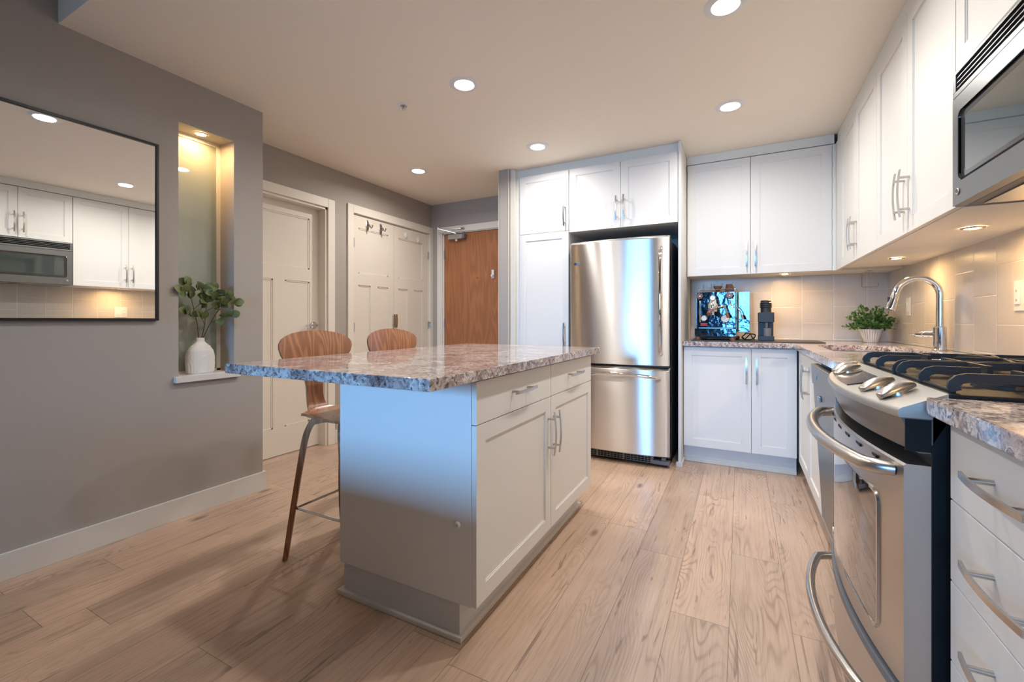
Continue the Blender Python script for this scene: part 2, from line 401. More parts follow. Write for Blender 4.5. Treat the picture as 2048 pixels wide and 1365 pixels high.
# soffit fillers between cabinets and ceiling
bm = NB()
box(bm, -1.745, -.388, 3.452, WB - .002, 2.325, CZ - .001)
box(bm, -.384, .59, 3.80, WB - .002, 2.325, CZ - .001)
box(bm, .608, WR - .002, -.2, 3.80, 2.325, CZ - .001)
struct('trim_3', bm, 'soffit')
# cream filler beside pantry
bm = NB(); box(bm, -1.790, -1.744, 3.40, WB - .002, 0, CZ - .001, .002)
struct('trim_4', bm, 'trim')
bm = NB(); box(bm, -1.8905, -1.8885, 3.368, 3.376, 0, CZ - .001); box(bm, -1.793, -1.7905, 3.366, 3.372, 0, CZ - .001)
struct('trim_5', bm, 'trim')
# niche: jamb lining, sill, glass with frame, puck
bm = NB(); prism(bm, [(WL - .145, 1.243), (WL + .026, 1.243), (WL + .026, 1.583), (WL, 1.583), (WL, N1), (WL - .145, N1), (WL - .145, N0), (WL, N0), (WL, 1.243)][1:-1] if False else [(WL + .001, 1.243), (WL + .028, 1.243), (WL + .028, 1.583), (WL + .001, 1.583)], .735, .768, .002)
box(bm, WL - .145, WL + .003, N0 + .001, N1 - .001, .737, .768)
struct('trim_6', bm, 'base')
bm = NB(); box(bm, WL - .155, WL - .140, N0, N0 + .012, .769, NZ1); box(bm, WL - .155, WL - .140, N1 - .022, N1, .769, NZ1)
box(bm, WL - .155, WL - .138, N0, N1, NZ1 - .022, NZ1); box(bm, WL - .155, WL - .14, N0, N1, .769, .779)
w2 = struct('window_2', bm, 'trim'); obj('window_pane', box(NB(), WL - .152, WL - .145, N0 + .012, N1 - .022, .779, NZ1 - .022), 'frost', w2, 'frosted greenish glass pane')

# ------------------------------------------------------------------ doors
def casing(bm, fx, a0, a1, h, wdt=.07, th=.018, top=.075):
    """flat casing around an opening on the plane x=fx facing +x"""
    box(bm, fx, fx + th, a0 - wdt, a0, 0, h + top, .003); box(bm, fx, fx + th, a1, a1 + wdt, 0, h + top, .003); box(bm, fx, fx + th, a0, a1, h, h + top, .003)
def panel_leaf(bm, w_, h_, panels, t=.035, dep=.008):
    """leaf in XZ (x 0..w, z 0..h), front at y=0 facing -y with sunken panels"""
    box(bm, 0, w_, dep, t, 0, h_)
    xs = sorted({0, w_, *[p[0] for p in panels], *[p[1] for p in panels]}); zs = sorted({0, h_, *[p[2] for p in panels], *[p[3] for p in panels]})
    for i in range(len(xs) - 1):
        for j in range(len(zs) - 1):
            mx, mz = (xs[i] + xs[i + 1]) / 2, (zs[j] + zs[j + 1]) / 2
            if not any(p[0] < mx < p[1] and p[2] < mz < p[3] for p in panels): box(bm, xs[i], xs[i + 1], 0, dep + .001, zs[j], zs[j + 1])
    for a, b, c, d in panels:   # ogee bead
        for x0, x1, z0, z1 in ((a, b, c, c + .012), (a, b, d - .012, d), (a, a + .012, c, d), (b - .012, b, c, d)):
            box(bm, x0, x1, dep * .45, dep + .001, z0, z1, .001, 1)
def to_plane(o, loc, rz): o.location = loc; o.rotation_euler = (0, 0, rz)
# bathroom door: leaf set back in the opening, facing +x
bm = NB(); casing(bm, WFL, D0, D1, DH, .07)
box(bm, WFL - .12, WFL + .001, D1 - .018, D1, 0, DH); box(bm, WFL - .12, WFL + .001, D0, D0 + .018, 0, DH); box(bm, WFL - .12, WFL + .001, D0, D1, DH - .018, DH)
d1 = struct('door_1', bm, 'trim')
lw = D1 - D0 - .024; y0 = D0 + .012
leaf = NB(); yy = lambda y: y - y0
panel_leaf(leaf, lw, 2.02, [(.10, yy(2.492), 1.495, 1.925), (.10, yy(2.166), .215, 1.392), (yy(2.268), yy(2.492), .215, 1.392)], t=.03)
lf = obj('door_leaf', leaf, 'doorpaint', d1); to_plane(lf, (WFL - .085, y0, .006), R(90))
def lever(parent, y, z, x, sgn=-1):
    bm = NB(); lathe_at(bm, [(0, 0), (.031, 0), (.033, .004), (.030, .009), (.012, .011), (.011, .045), (0, .045)], Matrix.Translation((x, y, z)) @ Matrix.Rotation(R(90), 4, 'Y'))
    tube(bm, [(x + .043, y, z), (x + .045, y + sgn * .03, z), (x + .044, y + sgn * .07, z + .003), (x + .043, y + sgn * .115, z - .004)], [.011, .009, .0075, .007])
    return obj('door_handle', bm, 'chrome', parent, 'chrome lever handle')
lever(d1, 2.53, 1.03, WFL - .085)
# closet double doors
bm = NB(); casing(bm, WFL, E0, E1, EH, .066)
box(bm, WFL - .10, WFL + .001, E0, E0 + .014, 0, EH); box(bm, WFL - .10, WFL + .001, E1 - .014, E1, 0, EH); box(bm, WFL - .10, WFL + .001, E0, E1, EH - .006, EH)
d2 = struct('door_2', bm, 'trim')
mid = 3.420
for k, (a, b) in enumerate(((E0 + .016, mid - .0015), (mid + .0015, E1 - .016))):
    W_ = b - a; s = .058; leaf = NB(); c0 = W_ / 2
    if k == 0: P = [(s, W_ - .078, 1.50, 1.925), (s, s + .150, .215, 1.393), (W_ - .078 - .144, W_ - .078, .215, 1.393)]
    else: P = [(.07, W_ - .094, 1.50, 1.92), (.07, .07 + .138, .215, 1.393), (W_ - .094 - .146, W_ - .094, .215, 1.393)]
    panel_leaf(leaf, W_, EH - .022, P, t=.032)
    lf = obj('door_leaf', leaf, 'doorpaint', d2); to_plane(lf, (WFL - .004, a, .01), R(90))
for y in (3.405, 3.438):
    bm = NB(); X = WFL - .004
    tube(bm, [(X + .022, y, 1.135), (X + .026, y, 1.08), (X + .023, y, 1.0)], 1, sec=[(-.010, -.003), (.010, -.003), (.010, .003), (-.010, .003)])
    tube(bm, [(X - .001, y, 1.115), (X + .024, y, 1.115)], .004); tube(bm, [(X - .001, y, 1.02), (X + .024, y, 1.02)], .004)
    obj('pull_handle', bm, 'nickel', d2, 'nickel bar pull')
def hinge(parent, x, y, z, h=.085):
    bm = NB(); tube(bm, [(x, y, z - h / 2), (x, y, z + h / 2)], .006, 8); box(bm, x - .004, x + .001, y - .008, y + .008, z - h / 2, z + h / 2)
    return obj('hinge', bm, 'silver', parent)
for y, z in ((2.893, 1.79), (2.893, 1.01), (2.893, .25), (3.974, 1.81), (3.974, 1.02), (3.974, .25)): hinge(d2, WFL + .002, y, z)
bm = NB(); tube(bm, [(WFL + .03, 3.955, 1.055), (WFL + .006, 3.975, 1.055), (WFL + .022, 3.99, 1.05)], .004); tube(bm, [(WFL + .022, 3.985, 1.04), (WFL + .022, 3.985, .985)], .004, 8)
obj('latch', bm, 'silver', d2, 'small metal child latch')
# entry door
bm = NB()
box(bm, F0 - .07, F0, WE - .018, WE, 0, FH + .07, .003); box(bm, F0, F1, WE - .018, WE, FH, FH + .07, .003); box(bm, F1, F1 + .07, WE - .018, WE, 0, FH + .07, .003)
box(bm, F0, F0 + .014, WE - .001, WE + .11, 0, FH); box(bm, F0, F1, WE - .001, WE + .11, FH - .008, FH); box(bm, F1 - .014, F1, WE - .001, WE + .11, 0, FH)
d3 = struct('door_3', bm, 'trim')
obj('door_leaf', box(NB(), F0 + .015, F1 - .015, WE + .012, WE + .055, .008, FH - .011, .002), 'cherry', d3, 'reddish brown wood veneer leaf')
for z in (1.815, 1.04, .25):
    b_ = NB(); tube(b_, [(F0 + .013, WE + .004, z - .05), (F0 + .013, WE + .004, z + .05)], .007, 8); obj('hinge', b_, 'silver', d3)
b_ = NB(); lathe_at(b_, [(0, 0), (.006, 0), (.006, .004), (0, .004)], Matrix.Translation((-2.535, WE + .0125, 1.535)) @ Matrix.Rotation(R(90), 4, 'X'), 12); obj('peephole', b_, 'dark', d3)
b_ = NB(); box(b_, -2.346, -2.316, WE - .008, WE + .0115, 1.52, 1.612, .004); lathe_at(b_, [(0, 0), (.014, 0), (.012, .018), (0, .02)], Matrix.Translation((-2.333, WE - .007, 1.548)) @ Matrix.Rotation(R(90), 4, 'X'), 14)
obj('door_guard', b_, 'plastic', d3, 'white plastic door guard')
cl = thing('door_closer', 'grey hydraulic closer with folded arm on top of the wooden entry door', 'door closer', (-2.78, WE, 2.0))
b_ = NB(); box(b_, -.10, .085, -.052, .010, -.03, .022, .004); obj('closer_body', b_, 'silver', cl)
b_ = NB(); box(b_, .087, .112, -.050, .010, -.028, .022, .003); obj('end_cap', b_, 'grille', cl)
b_ = NB(); tube(b_, [(-.01, -.03, .022), (-.01, -.03, .038)], .013); tube(b_, [(-.01, -.03, .036), (-.185, -.12, .085)], 1, sec=[(-.012, -.003), (.012, -.003), (.012, .003), (-.012, .003)])
tube(b_, [(-.185, -.12, .075), (-.185, -.12, .10)], .011); tube(b_, [(-.185, -.12, .09), (.06, -.032, .082)], 1, sec=[(-.009, -.003), (.009, -.003), (.009, .003), (-.009, .003)])
box(b_, .04, .105, -.034, -.019, .07, .092, .003); obj('closer_arm', b_, 'nickel', cl)
b_ = NB(); lathe_at(b_, [(0, 0), (.016, 0), (.013, .018), (0, .022)], Matrix.Translation((-.005, -.022, -.03)) @ Matrix.Rotation(R(180), 4, 'X'), 14); obj('adjuster_cap', b_, 'plastic', cl)

# ------------------------------------------------------------------ hooks on the closet doors
def metal_hook(y, z, label):
    t = thing('coat_hook', label, 'coat hook', (WFL - .003, y, z), 0, 'metal hooks on the left closet door')
    bm = NB(); n = 20; ring = []
    pr = [(0, .0035), (.6, .005), (1.0, .002)]
    t_ = bmesh.new(); lathe(t_, [(0, .006), (.6, .005), (1, 0)], 20)
    for v in t_.verts: v.co = Vector((v.co.z, v.co.x * .024, v.co.y * .052))
    merge(bm, t_); obj('back_plate', bm, 'nickel', t)
    bm = NB(); tube(bm, [(.004, 0, .015), (.03, 0, .005), (.042, .0, -.02), (.050, 0, -.03), (.062, 0, -.022), (.068, 0, 0)], [.006, .006, .005, .005, .005, .007], 8)
    tube(bm, [(.004, 0, -.005), (.02, 0, -.02), (.026, 0, -.005)], .004, 8)
    obj('hook_prong', bm, 'nickel', t)
metal_hook(3.06, 1.975, 'left nickel coat hook with oval plate on the closet door top')
metal_hook(3.235, 1.975, 'right nickel coat hook with oval plate, nearer the gap between the closet doors')
def stick_hook(y, z, label):
    t = thing('adhesive_hook', label, 'adhesive hook', (WFL - .003, y, z), 0, 'white hooks on the right closet door')
    bm = NB(); t_ = bmesh.new(); lathe(t_, [(0, .009), (.85, .009), (1, .006), (1, 0)], 20)
    for v in t_.verts: v.co = Vector((v.co.z, v.co.x * .024, v.co.y * .030))
    merge(bm, t_); obj('disc', bm, 'plastic', t)
    bm = NB(); box(bm, .009, .014, -.006, .006, -.018, .018, .002); tube(bm, [(.012, 0, -.014), (.024, 0, -.018), (.027, 0, -.006)], .004, 8); obj('hook_prong', bm, 'kick', t)
stick_hook(3.600, 1.975, 'white adhesive hook on the right closet door, nearer the gap')
stick_hook(3.80, 1.955, 'white adhesive hook on the right closet door, beside the far hinge')

# ================================================================== cabinets
def arc_handle(parent, c, vertical=True, L=.192, pitch=.128, out=.030, bow=.008):
    """bowed flat bar pull on two round posts; c on the door face (y = front plane, faces -y)"""
    x, y, z = c; bm = NB(); pts = []
    for i in range(13):
        s = -1 + 2 * i / 12; d = L / 2 * s; o_ = out + bow * (1 - s * s)
        pts.append((x, y - o_, z + d) if vertical else (x + d, y - o_, z))
    sec = [(-.0055, -.0025), (.0055, -.0025), (.0055, .0025), (-.0055, .0025)]
    tube(bm, pts, 1, sec=sec, up0=(0, -1, 0))
    for s in (-1, 1):
        p = (x, y + .001, z + s * pitch / 2) if vertical else (x + s * pitch / 2, y + .001, z)
        q = (p[0], y - out - .003, p[2]); tube(bm, [p, q], .0048, 10)
    return obj('handle', bm, 'nickel', parent, 'brushed nickel bow handle')
def shaker(parent, x0, x1, z0, z1, rail=.058, t=.019, y=0, name='door', flat=False, gap=.0015, handle=None, mat_='white'):
    x0 += gap; x1 -= gap; z0 += gap; z1 -= gap; bm = NB()
    if flat: box(bm, x0, x1, y, y + t, z0, z1, .0012)
    else:
        box(bm, x0 + .01, x1 - .01, y + .0065, y + t - .001, z0 + .01, z1 - .01)
        box(bm, x0, x0 + rail, y, y + t, z0, z1, .0012); box(bm, x1 - rail, x1, y, y + t, z0, z1, .0012)
        box(bm, x0 + rail - .0008, x1 - rail + .0008, y, y + t, z0, z0 + rail, .0012); box(bm, x0 + rail - .0008, x1 - rail + .0008, y, y + t, z1 - rail, z1, .0012)
        ins = .004
        for a, b, c, d in ((x0 + rail, x0 + rail + ins, z0 + rail, z1 - rail), (x1 - rail - ins, x1 - rail, z0 + rail, z1 - rail), (x0 + rail, x1 - rail, z0 + rail, z0 + rail + ins), (x0 + rail, x1 - rail, z1 - rail - ins, z1 - rail)):
            box(bm, a, b, y + .0035, y + .008, c, d)
    o = obj(name, bm, mat_, parent)
    if handle:
        hx, hz, vert = handle; arc_handle(o, (hx, y, hz), vert)
    return o
def cab_body(parent, x0, x1, z0, z1, depth, y=.0205, m='white', kick=0, kick_rec=.075, name='body'):
    bm = NB(); box(bm, x0, x1, y, depth, z0, z1, .001)
    o = obj(name, bm, m, parent)
    if kick:
        k_ = NB(); box(k_, x0, x1, kick_rec, depth - .01, 0, z0 - .0005); obj('toe_kick', k_, 'kick', parent)
        k_ = NB(); prism(k_, [(x0, kick_rec - .0005), (x0, kick_rec - .013), (x1, kick_rec - .013), (x1, kick_rec - .0005)], 0, .028, .003); obj('shoe_molding', k_, 'base', parent)
    return o
# --- pantry (tall) : local x 0..  y=0 front plane, facing -y
PY = 3.42
t = thing('pantry_cabinet', 'tall white two-door pantry cabinet left of the refrigerator', 'cabinet', (-1.744, PY, 0))
cab_body(t, 0, .489, .10, 2.323, WB - PY - .004, kick=0)
k_ = NB(); box(k_, 0, .489, .05, .3, 0, .099); obj('toe_kick', k_, 'kick', t)
shaker(t, .036, .489, .11, 1.815, handle=(.455, .956, True)); shaker(t, .036, .489, 1.815, 2.318, handle=(.455, 1.946, True))
# centre rail of the tall lower door
# --- over-fridge
t = thing('over_fridge_cabinet', 'white two-door cabinet above the refrigerator', 'cabinet', (-1.252, PY, 0))
cab_body(t, 0, .845, 1.80, 2.323, WB - PY - .004)
shaker(t, 0, .422, 1.797, 2.318, handle=(.393, 1.948, True)); shaker(t, .422, .845, 1.797, 2.318, handle=(.452, 1.950, True))
# --- fridge side panel
sp = obj('side_panel', box(NB(), -.4045, -.3865, PY, WB - .002, 0, CZ - .002, .001), 'white'); tag(sp, 'tall thin white panel on the right side of the refrigerator bay', 'side panel')
b_ = NB(); prism(b_, [(-.418, PY - .014), (-.374, PY - .014), (-.374, PY + .15), (-.3863, PY + .15), (-.3863, PY - .0005), (-.4047, PY - .0005), (-.4047, PY + .02), (-.418, PY + .02)], 0, .03, .002); obj('shoe_molding', b_, 'base', sp)
# --- back wall uppers
t = thing('wall_cabinet', 'white two-door wall cabinet above the espresso machine', 'cabinet', (-.3845, 3.79, 0))
cab_body(t, 0, 1.352, 1.425, 2.323, WB - 3.79 - .004)
shaker(t, .006, .4535, 1.425, 2.318, handle=(.4265, 1.575, True)); shaker(t, .4535, .960, 1.425, 2.318, handle=(.486, 1.573, True))
b_ = NB(); box(b_, .961, .983, .002, .0195, 1.425, 2.318); obj('corner_filler', b_, 'soffit', t)
# --- right wall uppers (local x runs toward the camera)
def right_upper(y_far, doors, z0, label, handles, depth=.362):
    t = thing('wall_cabinet', label, 'cabinet', (.6, y_far, 0), R(-90), None)
    L = sum(doors); cab_body(t, 0.0005, L - .0005, z0, 2.323, depth)
    x = 0
    for i, d_ in enumerate(doors):
        hx = x + d_ - .030 if i % 2 == 0 else x + .030
        shaker(t, x, x + d_, z0, 2.318, handle=(hx, handles, True)); x += d_
    return t
right_upper(3.650, [.437, .445], 1.425, 'white two-door wall cabinet in the corner above the faucet', 1.583)
right_upper(2.767, [.449, .452], 1.425, 'white two-door wall cabinet between the corner cabinet and the microwave', 1.583)
right_upper(1.864, [.3775, .3775], 1.848, 'short white two-door wall cabinet above the microwave', 1.99)
right_upper(1.108, [.45, .45], 1.425, 'white two-door wall cabinet on the near side of the microwave', 1.583)
# corner filler strip near x .575-.6
b_ = NB(); box(b_, .5985, .6175, 3.651, 3.789, 1.425, 2.3235); tag(obj('corner_filler', b_, 'white'), 'narrow white filler strip in the corner between the wall cabinets', 'filler strip')
# --- base cabinets
t = thing('base_cabinet', 'white two-door base cabinet under the espresso machine', 'cabinet', (-.3845, 3.54, 0))
cab_body(t, 0, .729, .128, .876, WB - 3.54 - .012, kick=1, kick_rec=.058)
shaker(t, .003, .4535, .128, .872, handle=(.4225, .716, True)); shaker(t, .4535, .728, .128, .872, handle=(.4865, .716, True))
t = thing('sink_cabinet', 'white two-door base cabinet under the sink', 'cabinet', (.347, 3.482, 0), R(-90))
b_ = NB(); box(b_, 0, .018, .0205, .60, .128, .876); box(b_, .891, .909, .0205, .60, .128, .876); box(b_, .018, .891, .0205, .60, .128, .146); box(b_, .018, .891, .588, .60, .146, .876); obj('body', b_, 'white', t)
k_ = NB(); box(k_, 0, .909, .058, .59, 0, .1275); obj('toe_kick', k_, 'kick', t)
k_ = NB(); box(k_, 0, .909, .045, .0575, 0, .028, .003); obj('shoe_molding', k_, 'base', t)
sA = shaker(t, .0, .470, .128, .872, handle=(.440, .716, True)); sB = shaker(t, .470, .908, .128, .872, handle=(.500, .716, True))
b_ = NB(); box(b_, .43, .50, -.012, -.0005, .775, .80, .004); box(b_, .44, .46, -.02, -.012, .77, .806, .003); obj('child_lock', b_, 'plastic', t, 'small white child lock')
# near drawer cabinet
t = thing('drawer_cabinet', 'white drawer cabinet on the near side of the range', 'cabinet', (.362, 1.150, 0), R(-90))
cab_body(t, 0, .95, .10, .876, .60, kick=1, kick_rec=.06)
zs = [.872, .724, .567, .412, .257, .105]
for a, b in zip(zs[1:], zs): shaker(t, 0, .46, a, b, flat=True, name='drawer', handle=(.23, (a + b) / 2 + .01, False))
for a, b in zip(zs[1:], zs): shaker(t, .46, .95, a, b, flat=True, name='drawer', handle=(.70, (a + b) / 2 + .01, False))

# ------------------------------------------------------------------ countertops
def counter_mesh(outline, hole=None, z0=.880, z1=.915):
    t_ = bmesh.new()
    def ring(pts): return [t_.verts.new((x, y, z1)) for x, y in pts]
    vs = ring(outline); es = [t_.edges.new((vs[i], vs[(i + 1) % len(vs)])) for i in range(len(vs))]
    if hole:
        hs = ring(hole); es += [t_.edges.new((hs[i], hs[(i + 1) % len(hs)])) for i in range(len(hs))]
    bmesh.ops.triangle_fill(t_, edges=es, use_beauty=True)
    fs = t_.faces[:]
    ex = bmesh.ops.extrude_face_region(t_, geom=fs)
    for e in ex['geom']:
        if isinstance(e, bmesh.types.BMVert): e.co.z = z0
    bmesh.ops.recalc_face_normals(t_, faces=t_.faces[:])
    sharp = [e for e in t_.edges if len(e.link_faces) == 2 and e.calc_face_angle(0) > 1.2 and abs(e.verts[0].co.z - e.verts[1].co.z) < 1e-6]
    bmesh.ops.bevel(t_, geom=sharp, offset=.003, segments=2, profile=.5, affect='EDGES')
    return t_
def rrect(x0, x1, y0, y1, r, n=6):
    P = []
    for cx, cy, a in ((x1 - r, y1 - r, 0), (x0 + r, y1 - r, 90), (x0 + r, y0 + r, 180), (x1 - r, y0 + r, 270)):
        for i in range(n + 1): th = R(a + 90 * i / n); P.append((cx + r * math.cos(th), cy + r * math.sin(th)))
    return P
SX0, SX1, SY0, SY1 = .425, .845, 2.70, 3.40
ct = obj('countertop', counter_mesh([(-.384, 3.503), (.318, 3.503), (.318, 1.949), (WR - .010, 1.949), (WR - .010, WB - .010), (-.384, WB - .010)], rrect(SX0, SX1, SY0, SY1, .07)), 'granite')
tag(ct, 'L-shaped speckled granite countertop with sink along the back and right walls', 'countertop')
ct2 = obj('countertop', counter_mesh([(.335, .2), (.335, 1.176), (WR - .010, 1.176), (WR - .010, .2)]), 'granite')
tag(ct2, 'short granite countertop on the near side of the range', 'countertop')
# sink
bm = NB(); rings = []
for off, z in ((.012, .8795), (.0, .8795), (.0, .876), (-.006, .72), (-.02, .70), (-.05, .695)):
    rings.append([(x, y, z) for x, y in rrect(SX0 - off, SX1 + off, SY0 - off, SY1 + off, max(.02, .07 + off))])
loft(bm, rings, True, False); bm.faces.new([bm.verts.new(p) for p in rings[-1]][::-1])
bmesh.ops.remove_doubles(bm, verts=bm.verts[:], dist=1e-5)
sk = obj('sink', bm, 'steel'); tag(sk, 'undermount stainless steel sink in the granite countertop', 'sink')
obj('drain', lathe(NB(), [(.0, .003), (.03, .003), (.044, .002), (.045, 0)], 24, (.63, 3.05), .6955), 'chrome', sk)

# ================================================================== island
IX, IY0, IY1, IZ = -.76, 1.222, 2.44, .876
IL = -1.387
t = thing('kitchen_island', 'white kitchen island cabinet with drawers under a speckled granite top', 'kitchen island', (0, 0, 0))
b_ = NB(); box(b_, IL + .002, IX - .021, 1.226, 2.432, .129, IZ, .001); obj('body', b_, 'white', t)
b_ = NB(); box(b_, IL, IX - .020, 1.207, 1.2255, .129, IZ, .001); obj('end_panel', b_, 'white', t)
b_ = NB(); lathe_at(b_, [(0, 0), (.011, 0), (.0105, .006), (.008, .009), (.005, .009), (.004, .005), (0, .005)], Matrix.Translation((-.832, 1.207, .392)) @ Matrix.Rotation(R(90), 4, 'X'), 18); obj('bumper', b_, 'plastic', t, 'small round white bumper')
b_ = NB(); box(b_, IL + .012, -.832, 1.2175, 2.42, 0, .1285); obj('toe_kick', b_, 'kick', t)
b_ = NB(); prism(b_, [(-1.400, 1.203), (-.818, 1.203), (-.818, 2.434), (-1.40, 2.434)], 0, .020, .004); obj('shoe_molding', b_, 'base', t)
fr = bpy.data.objects.new('front', None)
def to_island(o):
    o.matrix_local = Matrix.Translation((IX, 1.207, 0)) @ Matrix.Rotation(R(90), 4, 'Z')
WI = 2.439 - 1.207; mi = 1.838 - 1.207
for a, b, hx in ((.0, mi, .32), (mi, WI, mi + .292)): to_island(shaker(t, a, b, .727, .872, flat=True, name='drawer', handle=(hx, .803, False)))
for a, b, hx in ((.0, mi, mi - .030), (mi, WI, mi + .030)): to_island(shaker(t, a, b, .130, .727, name='door', handle=(hx, .568, True)))
it = obj('island_countertop', counter_mesh([(-1.652, .925), (-.727, .925), (-.727, 2.497), (-1.652, 2.497)]), 'granite')
tag(it, 'rectangular speckled granite countertop on the kitchen island', 'countertop')

# ================================================================== refrigerator
FX0, FX1, FYf = -1.200, -.449, 3.30
t = thing('refrigerator', 'stainless steel bottom-freezer refrigerator beside the white side panel', 'refrigerator', (0, 0, 0))
b_ = NB(); box(b_, FX0 + .004, FX1 - .004, 3.372, 4.05, .055, 1.665, .004); obj('body', b_, 'fside', t)
def curved_door(z0, z1, top_bevel=True):
    bm = NB(); n = 36; rings = []
    def outline(z, sh, edge):
        P = []; x0, x1 = FX0 + edge, FX1 - edge
        P.append((x1, 3.368, z))
        P.append((x1, FYf + .012 + sh, z)); P.append((x1 - .003, FYf + .004 + sh, z))
        for i in range(n + 1):
            s = 1 - 2 * i / n; x = (x0 + x1) / 2 + s * ((x1 - x0) / 2 - .008); P.append((x, FYf + sh - .034 * (1 - s ** 4 * .35 - s * s * .65), z))
        P.append((x0 + .003, FYf + .004 + sh, z)); P.append((x0, FYf + .012 + sh, z)); P.append((x0, 3.368, z))
        return P
    if top_bevel: prof = [(z0, .006, .002), (z0 + .004, 0, 0), (z1 - .026, 0, 0), (z1 - .020, .002, 0), (z1 - .002, .030, .0), (z1, .036, .002)]
    else: prof = [(z0, .014, .002), (z0 + .03, 0, 0), (z1 - .006, 0, 0), (z1, .006, .002)]
    for z, sh, e in prof: rings.append(outline(z, sh, e))
    return loft(bm, rings)
u = obj('door', curved_door(.742, 1.690), 'fridge', t, 'upper fridge door')
l_ = obj('freezer_drawer', curved_door(.086, .728), 'fridge', t)
for o in (u, l_): o.data.set_sharp_from_angle(angle=R(30))
b_ = NB(); box(b_, FX0 + .01, FX1 - .01, 3.32, 3.366, .7285, .7415); obj('gasket', b_, 'dark', t)
# vertical handle
b_ = NB(); pts = [(-.506, FYf + .006, 1.615), (-.506, FYf - .012, 1.60)] + [(-.506, FYf - .030 - .028 * math.sin(PI * i / 12), 1.575 - .73 * i / 12) for i in range(13)] + [(-.506, FYf - .012, .828), (-.506, FYf + .006, .815)]
tube(b_, pts, [.006, .012] + [.0135] * 13 + [.012, .006], 12, sec=[(math.cos(a * PI / 6) * 1.15, math.sin(a * PI / 6) * .8) for a in range(12)]); obj('handle', b_, 'chrome', u, 'polished vertical handle')
b_ = NB(); pts = []
for i in range(17):
    s = -1 + 2 * i / 16; pts.append((-.80 + s * .285, FYf - .045 - .018 * (1 - s * s) - (.0 if abs(s) < .95 else -.03), .652 + .026 * (1 - s * s)))
tube(b_, [(-1.088, FYf - .006, .648)] + pts + [(-.512, FYf + .004, .648)], [.006] + [.0125] * 17 + [.006], 12); obj('handle', b_, 'chrome', l_, 'polished curved horizontal handle')
b_ = NB(); box(b_, -1.163, -1.110, FYf - .016, FYf - .004, 1.504, 1.528, .002); bg = obj('badge', b_, 'nickel', u)
b_ = NB(); lathe_at(b_, [(0, 0), (.009, 0), (.009, .002), (0, .002)], Matrix.Translation((-1.151, FYf - .0162, 1.516)) @ Matrix.Rotation(R(90), 4, 'X'), 16); obj('badge_emblem', b_, 'dark', bg)
# grille
b_ = NB(); box(b_, FX0 + .01, FX1 - .13, 3.335, 3.37, .022, .084); obj('grille_back', b_, 'black', t)
b_ = NB(); gx0, gx1 = FX0 + .01, FX1 - .13
for z in (.026, .040, .054, .068, .081): box(b_, gx0, gx1, 3.325, 3.3345, z - .002, z + .002)
nn = 24
for i in range(nn + 1):
    x = gx0 + (gx1 - gx0) * i / nn; w_ = .006 if i % 8 == 0 else .0016; box(b_, x - w_, x + w_, 3.323, 3.334, .022, .084)
obj('grille', b_, 'grille', t)
b_ = NB(); box(b_, FX1 - .128, FX1 - .004, 3.318, 3.37, .022, .050, .003); box(b_, FX1 - .128, FX1 - .115, 3.318, 3.37, .05, .084); box(b_, FX1 - .06, FX1 - .03, 3.325, 3.36, .05, .072, .003); obj('foot_cover', b_, 'grille', t)
for x, y, h_ in ((FX1 - .04, 3.36, .0215), (FX0 + .04, 3.40, .0545), (FX0 + .04, 4.0, .0545), (FX1 - .04, 4.0, .0545)): obj('foot', tube(NB(), [(x, y, 0), (x, y, h_)], .018), 'dark', t)
b_ = NB(); box(b_, FX1 - .10, FX1 - .012, 3.32, 3.40, 1.666, 1.688, .006); obj('hinge_cover', b_, 'dark', t)

# ================================================================== dishwasher (door slightly ajar)
t = thing('dishwasher', 'stainless dishwasher with its door slightly ajar between sink cabinet and range', 'dishwasher', (.352, 2.568, 0), R(-90))
b_ = NB(); box(b_, .004, .608, .03, .58, .11, .868); obj('body', b_, 'dark', t)
b_ = NB(); box(b_, 0, .612, .06, .5, 0, .108); obj('toe_kick', b_, 'black', t)
dr = NB(); box(dr, .004, .608, 0, .026, 0, .640, .004); dd = obj('door', dr, M['steel_lt'], t)
dd.location = (0, -.002, .125); dd.rotation_euler = (R(3.2), 0, 0)
dp = NB(); box(dp, .004, .608, -.004, .028, .642, .738, .004); dpo = obj('control_panel', dp, 'steel_lt', dd)
for x in (.13, .155): obj('button', box(NB(), x, x + .006, -.0065, -.0035, .675, .700, .001), 'nickel', dd)
b_ = NB(); box(b_, .20, .23, -.010, .0015, .585, .612, .004); obj('latch_grip', b_, 'nickel', dd)

# ================================================================== range
t = thing('gas_range', 'stainless slide-in gas range with black grates beside the near countertop', 'range', (0, 0, 0))
RY0, RY1 = 1.187, 1.944; RM = (RY0 + RY1) / 2; RH = (RY1 - RY0) / 2
b_ = NB(); box(b_, .346, .955, RY0, RY1, .03, .905, .002); obj('body', b_, 'black', t)
for x, y in ((.40, RY0 + .05), (.40, RY1 - .05), (.90, RY0 + .05), (.90, RY1 - .05)): obj('foot', tube(NB(), [(x, y, 0), (x, y, .0295)], .018), 'dark', t)
def bow(y, xe, b): return xe - b * (1 - ((y - RM) / RH) ** 2)
def bowed(bm, xe, b, xb, z0, z1, ya=RY0, yb=RY1, n=24, rnd=.004):
    def o_(z, d):
        P = [(bow(ya + (yb - ya) * i / n, xe, b) + d, ya + (yb - ya) * i / n, z) for i in range(n + 1)]
        return P + [(xb, yb, z), (xb, ya, z)]
    return loft(bm, [o_(z0, rnd), o_(z0 + rnd, 0), o_(z1 - rnd, 0), o_(z1, rnd)])
